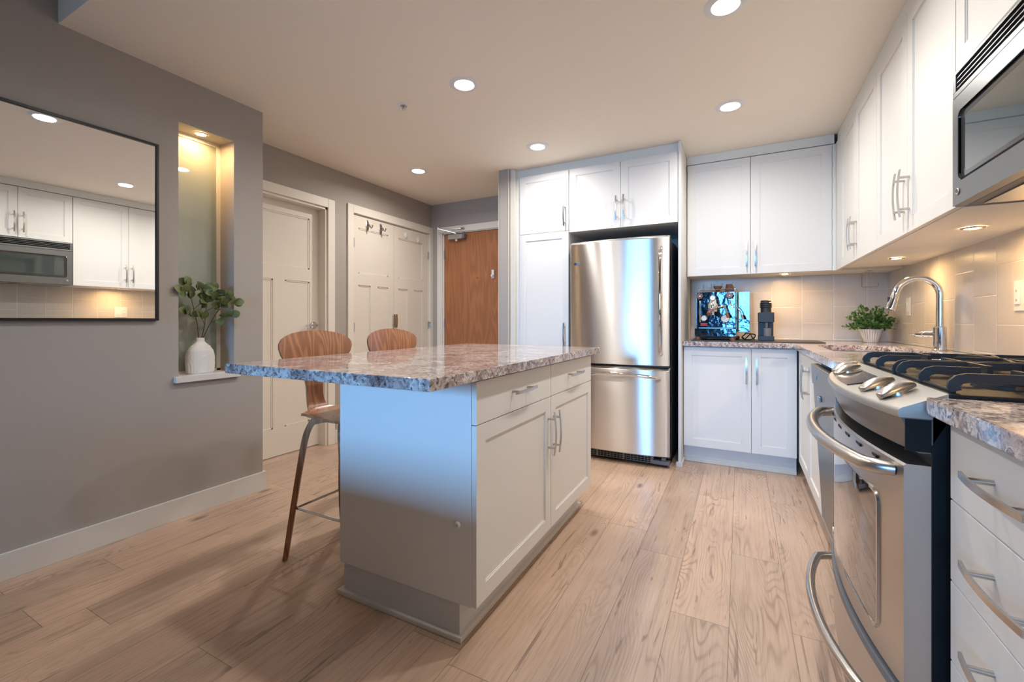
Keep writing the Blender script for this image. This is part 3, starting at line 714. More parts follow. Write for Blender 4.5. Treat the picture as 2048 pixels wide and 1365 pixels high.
# control panel: sloping bowed top
bm = NB(); n = 24
P = [(RY0 + (RY1 - RY0) * i / n) for i in range(n + 1)]
def cp(z0f, xo, zb, xb=.372): return [(bow(y, .292, .050) + xo, y, z0f) for y in P] + [(xb, RY1, zb), (xb, RY0, zb)]
loft(bm, [[(.372, y, .868), (bow(y, .295, .050), y, .868), (bow(y, .292, .050), y, .874), (bow(y, .293, .050), y, .883), (bow(y, .298, .050), y, .888), (.372, y, .922)] for y in P])
cpn = obj('control_panel', bm, 'satin', t)
bm = NB(); loft(bm, [cp(.797, .034, .797, .345), cp(.812, .026, .812, .345), cp(.8675, .006, .8675)]); obj('control_band', bm, 'band', t, 'dark steel band below the knobs')
for y in (RY0, RY1): obj('side_cap', box(NB(), .304, .3455, y - .0013, y + .0013, .800, .866), 'black', t)
def cpz(x): return .888 + (x - .298) * (.922 - .888) / (.372 - .298) + .0006
bm = NB(); Q = [1.50, 1.55, 1.60, 1.65, 1.70]
fr_ = [(bow(y, .300, .050) + .010, y) for y in Q]; bk = [(.338, 1.72), (.338, 1.47)]
pts2 = fr_ + bk
def slz(x, y): 
    xf = bow(y, .298, .050); return .888 + (x - xf) * (.922 - .888) / (.372 - xf)
vs = [bm.verts.new((x, y, slz(x, y) + .003)) for x, y in pts2]; f = bm.faces.new(vs); ex = bmesh.ops.extrude_face_region(bm, geom=[f])
for e in ex['geom']:
    if isinstance(e, bmesh.types.BMVert): e.co.z -= .004
obj('display', bm, 'glassdk', t, 'dark glass control display')
for y, x in ((1.295, .318), (1.402, .306), (1.765, .309), (1.862, .320)):
    z = slz(x, y); bm = NB()
    rings = []
    for s, hw, hh in ((-1, .006, .010), (-.93, .012, .014), (-.5, .0155, .021), (0, .017, .024), (.5, .0155, .022), (.93, .012, .015), (1, .006, .010)):
        rings.append([(s * .041, math.cos(a) * hw, max(0, .008 + math.sin(a) * (hh - .008))) if math.sin(a) >= 0 else (s * .041, math.cos(a) * hw, .008 + math.sin(a) * .008) for a in [2 * PI * q / 14 for q in range(14)]])
    loft(bm, rings); lathe(bm, [(0, .008), (.020, .008), (.022, .0), (0, 0)], 20)
    k_ = obj('knob', bm, 'steel', t, 'brushed steel grip knob'); k_.location = (x, y, z + .001); k_.rotation_euler = (0, -.35, .45)
# top trim + cooktop
b_ = NB(); box(b_, .373, .950, RY0 + .001, RY1 - .001, .9055, .922, .004); obj('cooktop', b_, 'black', t)
for cx_, cy_, r_ in ((.52, 1.365, .045), (.80, 1.365, .035), (.52, 1.765, .035), (.80, 1.765, .045)):
    obj('burner_cap', lathe(NB(), [(0, .020), (r_ * .9, .020), (r_, .016), (r_, .010), (r_ * 1.15, .008), (r_ * 1.2, .0), (0, 0)], 24, (cx_, cy_), .9222), 'iron', t)
def grate(ya, yb, name='grate'):
    b_ = NB(); w_ = .0055; zt = .954; zb = .926
    sec = [(-w_, -.010), (-w_ * .8, .009), (w_ * .8, .009), (w_, -.010)]
    def finger(y0_, y1_, xa, xb_, a=True, b=True):
        P = []
        def Y(x): return y0_ + (y1_ - y0_) * (x - xa) / (xb_ - xa)
        if a: P += [(xa + .004, Y(xa), zb), (xa + .001, Y(xa), zb + .010), (xa + .003, Y(xa), zt - .012), (xa + .010, Y(xa), zt - .004), (xa + .022, Y(xa + .02), zt)]
        else: P += [(xa, Y(xa), zt)]
        P += [((xa + xb_) / 2, Y((xa + xb_) / 2), zt)]
        if b: P += [(xb_ - .022, Y(xb_ - .02), zt), (xb_ - .010, Y(xb_), zt - .004), (xb_ - .003, Y(xb_), zt - .012), (xb_ - .001, Y(xb_), zb + .01), (xb_ - .004, Y(xb_), zb)]
        else: P += [(xb_, Y(xb_), zt)]
        tube(b_, P, 1, sec=sec, up0=(-1, 0, 0) if a else (0, 0, 1))
    ym = (ya + yb) / 2
    finger(ya, ya, .385, .925); finger(yb, yb, .385, .925)
    finger(ym, ym, .385, .485, True, False); finger(ym, ym, .825, .925, False, True); finger(ym, ym, .56, .76, False, False)
    for x in (.52, .66, .80):
        for s in ((ya, ya + .115), (yb - .115, yb)) if x != .66 else ((ya, yb),):
            tube(b_, [(x, s[0], zt), (x, s[1], zt)], 1, sec=sec, up0=(0, 0, 1))
    for dy in (-1, 1):
        tube(b_, [(.52 + .10, ym + dy * (yb - ya) / 2, zt), (.66, ym + dy * .02, zt)], 1, sec=sec, up0=(0, 0, 1)); tube(b_, [(.70, ym + dy * (yb - ya) / 2, zt), (.66, ym + dy * .02, zt)], 1, sec=sec, up0=(0, 0, 1))
    box(b_, .383, .391, ya - .005, yb + .005, zb - .004, zb + .003, .002); box(b_, .919, .927, ya - .005, yb + .005, zb - .004, zb + .003, .002)
    return obj(name, b_, 'iron', t, 'black cast iron grate')
grate(1.215, 1.545); grate(1.585, 1.915)
# oven door
DZ0, DZ1 = .300, .772
bm = NB(); bowed(bm, .302, .038, .3455, DZ0, DZ1); dv = obj('oven_door', bm, 'steel', t)
def on_door(y): return bow(y, .302, .038)
gy0, gy1, gz0, gz1, gr = RY0 + .105, RY1 - .105, .352, .672, .03
bm = NB(); rows = []
def gedge(y):
    d = min(y - gy0, gy1 - y); k = gr - math.sqrt(max(0, gr * gr - max(0, gr - d) ** 2)) if d < gr else 0
    return gz0 + k, gz1 - k
ysl = [gy0 + gr * (1 - math.cos(PI / 2 * i / 6)) for i in range(7)] + [gy0 + gr + (gy1 - gy0 - 2 * gr) * i / 18 for i in range(1, 18)] + [gy1 - gr * (1 - math.cos(PI / 2 * i / 6)) for i in range(6, -1, -1)]
for y in ysl:
    a, b = gedge(y); rows.append([bm.verts.new((on_door(y) - .0012, y, a)), bm.verts.new((on_door(y) - .0012, y, b))])
for A, B in zip(rows, rows[1:]): bm.faces.new((A[0], A[1], B[1], B[0]))
ex = bmesh.ops.extrude_face_region(bm, geom=bm.faces[:])
for e in ex['geom']:
    if isinstance(e, bmesh.types.BMVert): e.co.x += .004
obj('door_glass', bm, 'glassdk', dv, 'dark oven door glass')
bm = NB(); tube(bm, [(on_door(y) - .001, y, z) for y, z in rrect(gy0, gy1, gz0, gz1, gr, 8)], 1, closed=True, sec=[(-.007, -.003), (-.004, .003), (.004, .003), (.007, -.003)], up0=(-1, 0, 0)); obj('window_rim', bm, 'nickel', dv)
for k in range(6):
    y = RM - .25 + k * .10; obj('vent_slot', box(NB(), bow(y, .302, .038) - .0015, bow(y, .302, .038) + .006, y - .022, y + .022, .750, .757, .001), 'black', dv)
def bow_handle(z, parent, xo=.045, m='steel', r=.0165):
    b_ = NB(); P = []
    ya, yb = RY0 + .045, RY1 - .045
    P.append((bow(ya, .302, .038) + .004, ya - .004, z)); P.append((bow(ya, .302, .038) - .020, ya + .000, z))
    for i in range(15):
        y = ya + .016 + (yb - ya - .032) * i / 14; P.append((bow(y, .302, .06) - xo + .010 * abs(1 - 2 * i / 14) ** 3, y, z))
    P.append((bow(yb, .302, .038) - .020, yb, z)); P.append((bow(yb, .302, .038) + .004, yb + .004, z))
    tube(b_, P, [r * .9, r] + [r] * 15 + [r, r * .9], 14); return obj('handle', b_, m, parent, 'thick bowed metal handle')
bow_handle(.748, dv)
bm = NB(); bowed(bm, .302, .038, .3455, .085, .288); dw = obj('warming_drawer', bm, 'steel', t)
bm = NB(); bowed(bm, .297, .040, .330, .268, .292, rnd=.003); obj('drawer_lip', bm, 'grille', dw)
bow_handle(.235, dw, .05, 'nickel', .013)
b_ = NB(); box(b_, .32, .346, RY0 + .01, RY1 - .01, .03, .08); obj('kick_plate', b_, 'black', t)

# ================================================================== microwave
t = thing('microwave_oven', 'stainless over-the-range microwave oven above the gas range', 'microwave', (.592, 1.861, 0), R(-90))
MZ0, MZ1, ML = 1.428, 1.845, .752
b_ = NB(); box(b_, .001, ML, .032, .362, MZ0, MZ1 - .001, .002); obj('body', b_, 'grille', t)
b_ = NB()
box(b_, 0, ML, 0, .031, 1.762, 1.778, .001); box(b_, 0, ML, 0, .031, MZ1 - .014, MZ1 - .001, .002); box(b_, 0, .02, 0, .031, 1.778, MZ1 - .01, .001); box(b_, ML - .02, ML, 0, .031, 1.778, MZ1 - .01)
box(b_, .02, ML - .02, .022, .031, 1.778, MZ1 - .01)
for k in range(3): box(b_, .02, ML - .02, .003, .022, 1.790 + k * .0145, 1.7935 + k * .0145)
obj('vent_grille', b_, 'steel_lt', t)
b_ = NB(); box(b_, .02, ML - .02, .0215, .0218, 1.778, MZ1 - .014); obj('vent_back', b_, 'black', t)
b_ = NB(); z0, z1 = MZ0, 1.760; wx0, wx1, wz0, wz1 = .045, .52, 1.500, 1.708
for a, b, c, d in ((0, wx0, z0, z1), (wx1, .58, z0, z1), (wx0, wx1, z0, wz0), (wx0, wx1, wz1, z1)): box(b_, a, b, 0, .030, c, d)
door = obj('door', b_, 'steel_lt', t)
b_ = NB(); fpo = [(x, z) for x, z in rrect(wx0, wx1, wz0, wz1, .02, 5)]; fpi = [(x, z) for x, z in rrect(wx0 + .018, wx1 - .018, wz0 + .018, wz1 - .018, .02, 5)]
loft(b_, [[(x, y_, z) for x, z in q] for q, y_ in (([(x, z) for x, z in rrect(wx0 - .004, wx1 + .004, wz0 - .004, wz1 + .004, .02, 5)], -.0005), (fpo, -.003), (fpo, .004), (fpi, .005))], True, False); obj('window_frame', b_, 'mwband', door)
b_ = NB(); box(b_, wx0 + .002, wx1 - .002, .0052, .012, wz0 + .002, wz1 - .002); obj('window_glass', b_, 'mwglass', door)
b_ = NB(); box(b_, .582, ML, 0, .030, z0, z1, .001); cpm = obj('control_panel', b_, 'steel_lt', t)
b_ = NB(); box(b_, .60, ML - .02, -.002, .001, 1.66, 1.74, .001); obj('display', b_, 'black', cpm)
b_ = NB()
for i in range(3):
    for j in range(4): box(b_, .605 + i * .045, .64 + i * .045, -.0015, .001, 1.47 + j * .042, 1.50 + j * .042, .001)
obj('keypad', b_, 'dark', cpm)
b_ = NB(); tube(b_, [(.555, .002, z1 - .03), (.555, -.025, z1 - .045), (.555, -.04, (z0 + z1) / 2), (.555, -.025, z0 + .045), (.555, .002, z0 + .03)], .011); obj('handle', b_, 'steel_lt', door)
b_ = NB(); lathe_at(b_, [(0, 0), (.011, 0), (.0115, .002), (.009, .0035), (.0085, .002), (0, .002)], Matrix.Translation((.038, 0, 1.466)) @ Matrix.Rotation(R(90), 4, 'X'), 24)
tube(b_, [(.034 + .003 * math.cos(a), -.003, 1.466 + .005 * math.sin(a)) for a in [k * PI / 5 for k in range(9)]], .0008, 6); tube(b_, [(.041 + .003 * math.cos(a), -.003, 1.466 + .005 * math.sin(a)) for a in [k * PI / 5 + 2 for k in range(8)]], .0008, 6)
obj('emblem', b_, 'nickel', door)
b_ = NB(); box(b_, .03, .35, .06, .30, MZ0 - .004, MZ0 - .0005, .001); box(b_, .40, .72, .06, .30, MZ0 - .004, MZ0 - .0005, .001); obj('grease_filter', b_, 'nickel', t)

# ================================================================== stools
def make_stool():
    t = thing('bar_stool', 'nearer walnut plywood bar stool with rounded back at the island', 'stool', (0, 0, 0), 0, 'walnut bar stools at the island')
    th = .011
    # centreline stations: x, z, half width, curvature, normal
    st = [(.395, .625, .10), (.388, .634, .135), (.36, .642, .158), (.30, .645, .172), (.22, .643, .160), (.14, .641, .140), (.07, .641, .122), (.035, .643, .115), (.026, .646, .085), (.012, .652, .060), (-.004, .664, .050), (-.014, .685, .046), (-.020, .72, .044), (-.022, .76, .045), (-.022, .79, .052), (-.021, .815, .068),
          (-.020, .84, .100), (-.020, .86, .135), (-.021, .885, .170), (-.023, .915, .192), (-.026, .945, .202), (-.029, .965, .200), (-.032, .985, .184), (-.035, 1.0, .155), (-.037, 1.012, .115), (-.038, 1.019, .07), (-.0385, 1.022, .03)]
    m = 12; N = len(st); top = []; bot = []
    for i, (x, z, hw) in enumerate(st):
        a = st[max(0, i - 1)]; b = st[min(N - 1, i + 1)]; tx, tz = b[0] - a[0], b[1] - a[1]; L = math.hypot(tx, tz); nx, nz = tz / L, -tx / L   # normal faces +x / down..
        if nz < 0 and i < 9: pass
        rowt, rowb = [], []
        for k in range(m + 1):
            s = -1 + 2 * k / m; cv = (.030 * s * s * (hw / .2) ** 2) if z > .80 else (.006 * s * s if x > .05 else 0)
            cx = x + (cv if z > .8 else 0); cz = z + (cv if z < .70 and x > .05 else 0)
            rowt.append(Vector((cx + nx * th / 2, s * hw, cz + nz * th / 2))); rowb.append(Vector((cx - nx * th / 2, s * hw, cz - nz * th / 2)))
        top.append(rowt); bot.append(rowb)
    bm = NB(); rings = [tp + bt[::-1] for tp, bt in zip(top, bot)]; loft(bm, rings)
    obj('shell', bm, 'walnut', t, 'bent walnut plywood seat and back in one shell', angle=50)
    cy = 0
    sec = [(-.030, -.015), (.030, -.015), (.030, .015), (-.030, .015)]
    for sx, sy in ((-1, -1), (-1, 1), (1, -1), (1, 1)):
        fx = -.012 if sx < 0 else .372; fy = ((.158 if sy < 0 else .178) if sx < 0 else .112) * sy; ux = .16 if sx < 0 else .22; kx = .085 if sx < 0 else .285
        P = [(ux, .02 * sy, .628), (ux + (kx - ux) * .5, .055 * sy, .626), (kx, .085 * sy, .615), (kx + (fx - kx) * .12, .100 * sy, .590), (kx + (fx - kx) * .25, .110 * sy, .545), (kx + (fx - kx) * .38, .118 * sy, .47), (kx + (fx - kx) * .7, .138 * sy, .24), (fx, fy, 0)]
        # smooth
        Q = []
        for i in range(len(P) - 1):
            p0 = Vector(P[max(0, i - 1)]); p1 = Vector(P[i]); p2 = Vector(P[i + 1]); p3 = Vector(P[min(len(P) - 1, i + 2)])
            for q in range(4):
                u_ = q / 4; Q.append(.5 * ((2 * p1) + (-p0 + p2) * u_ + (2 * p0 - 5 * p1 + 4 * p2 - p3) * u_ ** 2 + (-p0 + 3 * p1 - 3 * p2 + p3) * u_ ** 3))
        Q.append(Vector(P[-1])); nq = len(Q); rad = [1.05 - .38 * (i / (nq - 1)) for i in range(nq)]
        bm = NB(); tube(bm, Q, rad, sec=sec, up0=(0, 0, 1)); obj('leg', bm, 'walnut_leg', t)
    bm = NB(); X0, X1, Yh, Z = .030, .342, .137, .228
    tube(bm, [(X0, -Yh, Z), (X0, Yh, Z), (X1, Yh, Z), (X1, -Yh, Z)], .006, 10, closed=True); obj('footrest', bm, 'chrome', t, 'chrome footrest ring')
    bm = NB(); box(bm, .13, .27, -.07, .07, .618, .632, .003); obj('seat_mount', bm, 'walnut_leg', t)
    return t
s1 = make_stool(); s1.location = (-1.800, 1.433, 0)
s2 = copy_tree(s1); s2.location = (-1.800, 1.95, 0); s2['label'] = 'farther walnut plywood bar stool, in line with the closet doors'

# ================================================================== mirror
t = thing('wall_mirror', 'large rectangular wall mirror with thin black frame on the left wall', 'mirror', (WL, 0, 0))
ma, mb, mz0, mz1 = .20, 1.167, 1.070, 1.982
b_ = NB()
for a, b, c, d in ((ma, ma + .012, mz0, mz1), (mb - .012, mb, mz0, mz1), (ma + .012, mb - .012, mz0, mz0 + .012), (ma + .012, mb - .012, mz1 - .012, mz1)): box(b_, .001, .024, a, b, c, d, .001)
obj('frame', b_, 'frameblk', t); obj('mirror_glass', box(NB(), .002, .016, ma + .0121, mb - .0121, mz0 + .0121, mz1 - .0121), 'mirror', t)

# ================================================================== vase + eucalyptus
VX, VY, VZ = -2.748, 1.402, .7685
def vase():
    bm = NB(); prof = [(.0, .066), (.01, .070), (.06, .074), (.10, .073), (.13, .066), (.155, .050), (.172, .030), (.182, .022), (.20, .0205), (.203, .019)]
    n = 72; rings = []
    fine = []
    for i in range(len(prof) - 1):
        for q in range(4):
            u_ = q / 4; fine.append((prof[i][0] + (prof[i + 1][0] - prof[i][0]) * u_, prof[i][1] + (prof[i + 1][1] - prof[i][1]) * u_))
    fine.append(prof[-1])
    for z, r in fine:
        ring = []
        for k in range(n):
            a = 2 * PI * k / n; ca, sa = math.cos(a), math.sin(a)
            y_ = r * math.copysign(abs(sa) ** .75, sa); x_ = .48 * r * math.copysign(abs(ca) ** .75, ca)
            # leaf shaped ribs: arches springing from a central spine
            hgt = z + 1.15 * abs(y_); rib = .0022 * math.sin(hgt * 2 * PI / .014) if z < .165 and ca > -.2 else 0
            if abs(y_) < .003 and z < .165: rib = .001
            sc_ = 1 + rib / max(r, .02) * (1 if z < .165 else 0); ring.append((x_ * sc_ + rib * .6, y_ * (1 + rib * 2), z))
        rings.append(ring)
    loft(bm, rings, True, False); bm.faces.new([bm.verts.new(p) for p in rings[0]][::-1])
    inner = [(x * .8, y * .8, z - .002) for x, y, z in rings[-1]]; inn2 = [(x * .7, y * .7, z - .05) for x, y, z in rings[-1]]
    loft(bm, [rings[-1], inner, inn2], True, False); bmesh.ops.remove_doubles(bm, verts=bm.verts[:], dist=1e-5); return bm
v_ = obj('vase', vase(), 'ceramic', fix=False, angle=60); tag(v_, 'white ribbed flat ceramic vase on the niche sill', 'vase'); v_.location = (VX, VY, VZ)
def leaf(bm, p, d, nrm, L, W_):
    d = Vector(d).normalized(); s = d.cross(Vector(nrm)).normalized(); n_ = s.cross(d); pts = []
    prof = [(0, .0), (.12, .45), (.3, .85), (.5, 1), (.72, .9), (.9, .5), (1, 0)]
    c = [bm.verts.new(Vector(p) + d * L * a + n_ * (.10 * L * math.sin(a * PI))) for a, _ in prof]
    lft = [bm.verts.new(Vector(p) + d * L * a + s * W_ * b + n_ * (.10 * L * math.sin(a * PI) + .18 * W_ * b)) for a, b in prof[1:-1]]
    rgt = [bm.verts.new(Vector(p) + d * L * a - s * W_ * b + n_ * (.10 * L * math.sin(a * PI) + .18 * W_ * b)) for a, b in prof[1:-1]]
    for S, fl in ((lft, 0), (rgt, 1)):
        for i in range(len(prof) - 1):
            a, b = c[i], c[i + 1]
            if i == 0: q = [a, b, S[0]]
            elif i == len(prof) - 2: q = [a, b, S[-1]]
            else: q = [a, b, S[i], S[i - 1]]
            bm.faces.new(q if fl else q[::-1])
def branch(pts, label, twigs, seed, lsize=(.040, .056)):
    rnd = random.Random(seed); P = [Vector(p) for p in pts]
    t = obj('eucalyptus_branch', tube(NB(), P, [.0026 - .0014 * i / (len(P) - 1) for i in range(len(P))], 7), 'stem'); tag(t, label, 'branch', 'eucalyptus branches in the vase')
    tw = NB(); lv = NB(); ends = []
    for (f, d, L) in twigs:
        idx = f * (len(P) - 1); i = min(int(idx), len(P) - 2); p = P[i].lerp(P[i + 1], idx - i); d = Vector(d).normalized()
        q = [p, p + d * L * .5 + Vector((0, 0, .006)), p + d * L]; tube(tw, q, [.0016, .0012, .0009], 6); ends.append((q, d))
    ends.append(([P[-3], P[-2], P[-1]], (P[-1] - P[-2]).normalized()))
    for q, d in ends:
        L = (q[-1] - q[0]).length; nl = max(3, int(L / .022))
        for k in range(nl):
            u_ = .35 + .65 * (k + 1) / nl; idx = u_ * 2; i = min(1, int(idx)); p = q[i].lerp(q[i + 1], idx - i)
            side = Vector((rnd.uniform(-.5, .5), rnd.uniform(-1, 1), rnd.uniform(-.5, .9))).normalized()
            dd_ = (d * .6 + side).normalized(); sz = rnd.uniform(*lsize)
            nrm = Vector((1, rnd.uniform(-.8, .8), rnd.uniform(-.5, .8)))
            if abs(dd_.dot(nrm.normalized())) > .95: nrm = Vector((0, .3, 1))
            leaf(lv, p, dd_, nrm, sz, sz * .43)
        leaf(lv, q[-1], d, (1, .2, .3), lsize[1], lsize[1] * .42)
    obj('twigs', tw, 'stem', t); obj('leaves', lv, 'leafA', t, fix=False, angle=180)
zt = VZ + .205
branch([(VX, VY - .008, zt - .05), (VX + .004, VY - .010, zt), (VX + .012, VY - .022, zt + .08), (VX + .024, VY - .045, zt + .16), (VX + .040, VY - .070, zt + .235), (VX + .045, VY - .085, zt + .29)],
       'leftmost eucalyptus branch leaning toward the left niche edge', [(.45, (.3, -1, .6), .07), (.6, (.5, .7, .8), .08), (.75, (.3, -.8, .5), .07), (.85, (.4, .9, .4), .06), (.5, (.6, .4, 1), .10)], 3)
branch([(VX, VY + .004, zt - .05), (VX + .004, VY + .006, zt), (VX + .016, VY + .015, zt + .07), (VX + .020, VY + .018, zt + .15), (VX + .034, VY + .022, zt + .22), (VX + .050, VY + .035, zt + .27)],
       'middle eucalyptus branch rising straight from the vase', [(.4, (.6, -.7, .8), .08), (.6, (.6, .8, .5), .09), (.75, (.3, -.5, .8), .06), (.85, (.8, .2, .3), .06)], 5)
branch([(VX, VY + .012, zt - .05), (VX + .006, VY + .012, zt), (VX + .030, VY + .032, zt + .07), (VX + .058, VY + .055, zt + .14), (VX + .082, VY + .070, zt + .19), (VX + .095, VY + .085, zt + .225)],
       'rightmost eucalyptus branch spreading out of the niche over the wall', [(.45, (.7, .9, .45), .10), (.6, (.3, .8, .9), .08), (.65, (.8, -.2, .7), .07), (.8, (.5, 1, .2), .06), (.7, (.3, -.4, 1), .08)], 9)

# ================================================================== lights
def downlight(x, y, label, dim=1.0):
    t = thing('ceiling_light', label, 'ceiling light', (x, y, CZ), 0, 'recessed ceiling downlights')
    b_ = NB(); lathe(b_, [(.052, -.002), (.056, -.006), (.078, -.005), (.085, -.001), (.085, -.0003)], 40); obj('trim_ring', b_, 'ring', t)
    b_ = NB(); lathe(b_, [(0, -.0035), (.030, -.0035), (.050, -.0025), (.050, -.0005), (0, -.0005)], 32); obj('lens', b_, 'lens', t, 'glowing white lens')
    a_ = area('downlight_beam', (0, 0, -.010), (0, 0, 0), .10, .10, LIGHT_W * dim, (1.0, .95, .89), 'DISK', 165); a_.parent = t; return t
downlight(-1.37, 2.05, 'recessed downlight above the island, left of the microwave wall row')
downlight(-.055, 2.04, 'recessed downlight at the top edge of the photo above the aisle')
downlight(-.055, 3.015, 'recessed downlight nearest the back wall cabinets on the right')
downlight(-1.365, 3.04, 'recessed downlight in front of the pantry cabinet', .72)
downlight(-2.52, 3.045, 'recessed downlight in the hallway by the entry door')
downlight(-1.345, 1.12, 'recessed downlight seen only in the wall mirror at its top edge', 0.5)
downlight(-.055, 1.12, 'recessed downlight above the near end of the range', 0.5)
def puck(x, y, z, label, r=.03, grp='warm puck lights under the wall cabinets'):
    t = thing('puck_light', label, 'puck light', (x, y, z), 0, grp)
    b_ = NB(); lathe(b_, [(r * .82, -.002), (r * .88, -.006), (r * 1.15, -.004), (r * 1.2, -.0005)], 28); obj('trim_ring', b_, 'nickel', t)
    b_ = NB(); lathe(b_, [(0, -.004), (r * .8, -.003), (r * .8, -.0008), (0, -.0008)], 24); obj('lens', b_, 'lens2', t, 'glowing warm lens'); return t
puck(.785, 2.292, 1.425, 'warm puck light under the cabinet nearest the microwave')
puck(.785, 3.206, 1.425, 'warm puck light under the corner cabinet above the faucet')
puck(.299, 3.90, 1.425, 'warm puck light under the back wall cabinet right of the grinder')
puck(.785, .65, 1.425, 'warm puck light under the cabinet on the near side of the microwave')
puck(WL - .062, 1.409, NZ1, 'warm puck light in the top of the wall niche', .030, 'niche light')
# sprinkler
t = thing('sprinkler', 'small recessed sprinkler head in the ceiling above the island', 'sprinkler', (-1.835, 2.078, CZ))
b_ = NB(); lathe(b_, [(.020, -.001), (.022, -.004), (.036, -.003), (.038, -.0005)], 28); obj('escutcheon', b_, 'ring', t)
b_ = NB(); lathe(b_, [(0, -.001), (.020, -.0012), (.020, -.0005), (0, -.0005)], 20); obj('cup', b_, 'silver', t)
b_ = NB(); tube(b_, [(0, 0, -.001), (0, 0, -.022)], .0035, 8); tube(b_, [(.009, 0, -.002), (.007, 0, -.018), (0, 0, -.024), (-.007, 0, -.018), (-.009, 0, -.002)], .0018, 6); lathe(b_, [(0, -.026), (.010, -.026), (.010, -.025), (0, -.025)], 14); obj('head', b_, 'nickel', t)

# ================================================================== faucet
FAX, FAY = .915, 3.030
t = thing('faucet', 'tall chrome gooseneck faucet with pull-down sprayer behind the sink', 'faucet', (FAX, FAY, .9155))
b_ = NB(); lathe(b_, [(0, 0), (.030, 0), (.032, .003), (.030, .008), (.0265, .009), (.0265, .118), (.021, .124), (0, .124)], 32); obj('base', b_, 'chrome', t)
b_ = NB(); r_ = .089; P = [(0, 0, .118), (0, 0, .20), (0, 0, .288)] + [(-r_ + r_ * math.cos(a), 0, .288 + r_ * 1.0 * math.sin(a)) for a in [PI * k / 18 for k in range(1, 18)]]
tube(b_, P, .0155, 18); obj('spout', b_, 'chrome', t)
p = Vector(P[-1]); q = (Vector(P[-1]) - Vector(P[-2])).normalized()
b_ = NB(); tube(b_, [p, p + q * .02, p + q * .088, p + q * .095], [.0165, .0185, .0215, .020], 20); sp_ = obj('sprayer', b_, 'chrome', t)
pb = p + q * .035 + Vector((-.021, 0, 0)); b_ = NB(); box(b_, pb.x - .004, pb.x + .003, -.007, .007, pb.z - .018, pb.z + .014, .003); obj('button', b_, 'dark', sp_)
b_ = NB(); hd = Vector((-.80, .60, 0)).normalized(); up_ = Vector((0, 0, .083))
tube(b_, [up_ + hd * .02, up_ + hd * .060, up_ + hd * .062], [.0165, .0165, .012], 20); tube(b_, [up_ + hd * .062, up_ + hd * .068], .013, 18); tube(b_, [up_ + hd * .068, up_ + hd * .095, up_ + hd * .098], [.0155, .0155, .011], 20)
tube(b_, [up_ + hd * .085, up_ + hd * .130 + Vector((0, 0, -.004))], [.004, .003], 10); obj('lever', b_, 'chrome', t)

# ================================================================== counter objects
# potted plant
PX, PY_ = .815, 3.90
t = thing('potted_plant', 'small bushy green plant in a ribbed white pot in the counter corner', 'plant', (PX, PY_, .9155))
b_ = NB(); n = 40; rings = []
for z, r in ((0, .036), (.002, .041), (.03, .051), (.06, .060), (.085, .0665), (.093, .069), (.095, .067), (.088, .062), (.075, .058)):
    rings.append([((r + (.0016 * math.cos(k * PI) if .01 < z < .09 else 0)) * math.cos(2 * PI * k / n), (r + (.0016 * math.cos(k * PI) if .01 < z < .09 else 0)) * math.sin(2 * PI * k / n), z) for k in range(n)])
loft(b_, rings, True, False); b_.faces.new([b_.verts.new(p) for p in rings[0]][::-1]); obj('pot', b_, 'pot', t)
b_ = NB(); lathe(b_, [(0, .078), (.0585, .076)], 24); obj('soil', b_, 'dark', t)
st_ = NB(); lv = NB(); rn = random.Random(4)
for k in range(95):
    a = rn.uniform(0, 2 * PI); el = math.acos(rn.uniform(.02, 1)) ; rad = rn.uniform(.10, .155)
    d = Vector((math.cos(a) * math.sin(el), math.sin(a) * math.sin(el), math.cos(el) * 1.12 + .06)); p0 = Vector((math.cos(a) * .03, math.sin(a) * .03, .078)); p2 = Vector((0, 0, .085)) + d * rad
    p2.x = min(p2.x, WR - .03 - PX); p2.y = min(p2.y, WB - .03 - PY_); p2.z = max(p2.z, .05)
    pm = p0.lerp(p2, .5) + Vector((0, 0, .018)); tube(st_, [p0, pm, p2], [.0012, .001, .0007], 5)
    for q in range(7):
        u_ = .35 + .65 * q / 6; pp = p0.lerp(pm, u_ * 2) if u_ < .5 else pm.lerp(p2, u_ * 2 - 1)
        sd = Vector((rn.uniform(-1, 1), rn.uniform(-1, 1), rn.uniform(-.3, .8))).normalized(); L = rn.uniform(.021, .032)
        dd_ = (d * .7 + sd).normalized(); en = pp + dd_ * L
        if en.x + PX > WR - .013 or en.y + PY_ > WB - .013: continue
        leaf(lv, pp, dd_, Vector((rn.uniform(-.6, .6), rn.uniform(-1, 0), 1)), L, L * .30)
obj('stems', st_, 'leafB', t); obj('foliage', lv, 'leafB', t, fix=False, angle=180)

# mat
mt = obj('counter_mat', box(NB(), -.335, .515, 3.615, 3.985, .9155, .922, .0015), 'slate'); tag(mt, 'thin dark mat under the espresso machine and grinder', 'mat')
# espresso machine
t = thing('espresso_machine', 'polished chrome espresso machine with brown wooden knobs on the back counter', 'espresso machine', (-.165, 3.668, .9225), R(-6))
b_ = NB(); box(b_, -.135, .135, .0, .012, .095, .365, .002); obj('front_panel', b_, 'espresso', t)
b_ = NB(); box(b_, -.125, .115, .013, .012 + .24, .06, .36, .002); obj('body', b_, 'steel_lt', t)
b_ = NB(); box(b_, .137, .142, .012, .275, .06, .362, .001); box(b_, -.142, -.137, .012, .275, .06, .362, .001); obj('side_panels', b_, 'espresso', t)
b_ = NB(); box(b_, .150, .224, .04, .27, .062, .364, .002); obj('side_housing', b_, 'espresso', t, 'polished side housing')
b_ = NB(); prism(b_, [(-.142, -.045), (.142, -.045), (.142, .012), (-.142, .012)], .028, .088, .003); obj('drip_tray', b_, 'espresso', t)
b_ = NB(); box(b_, -.13, .13, -.03, .25, .012, .0275); obj('base_plate', b_, 'black', t)
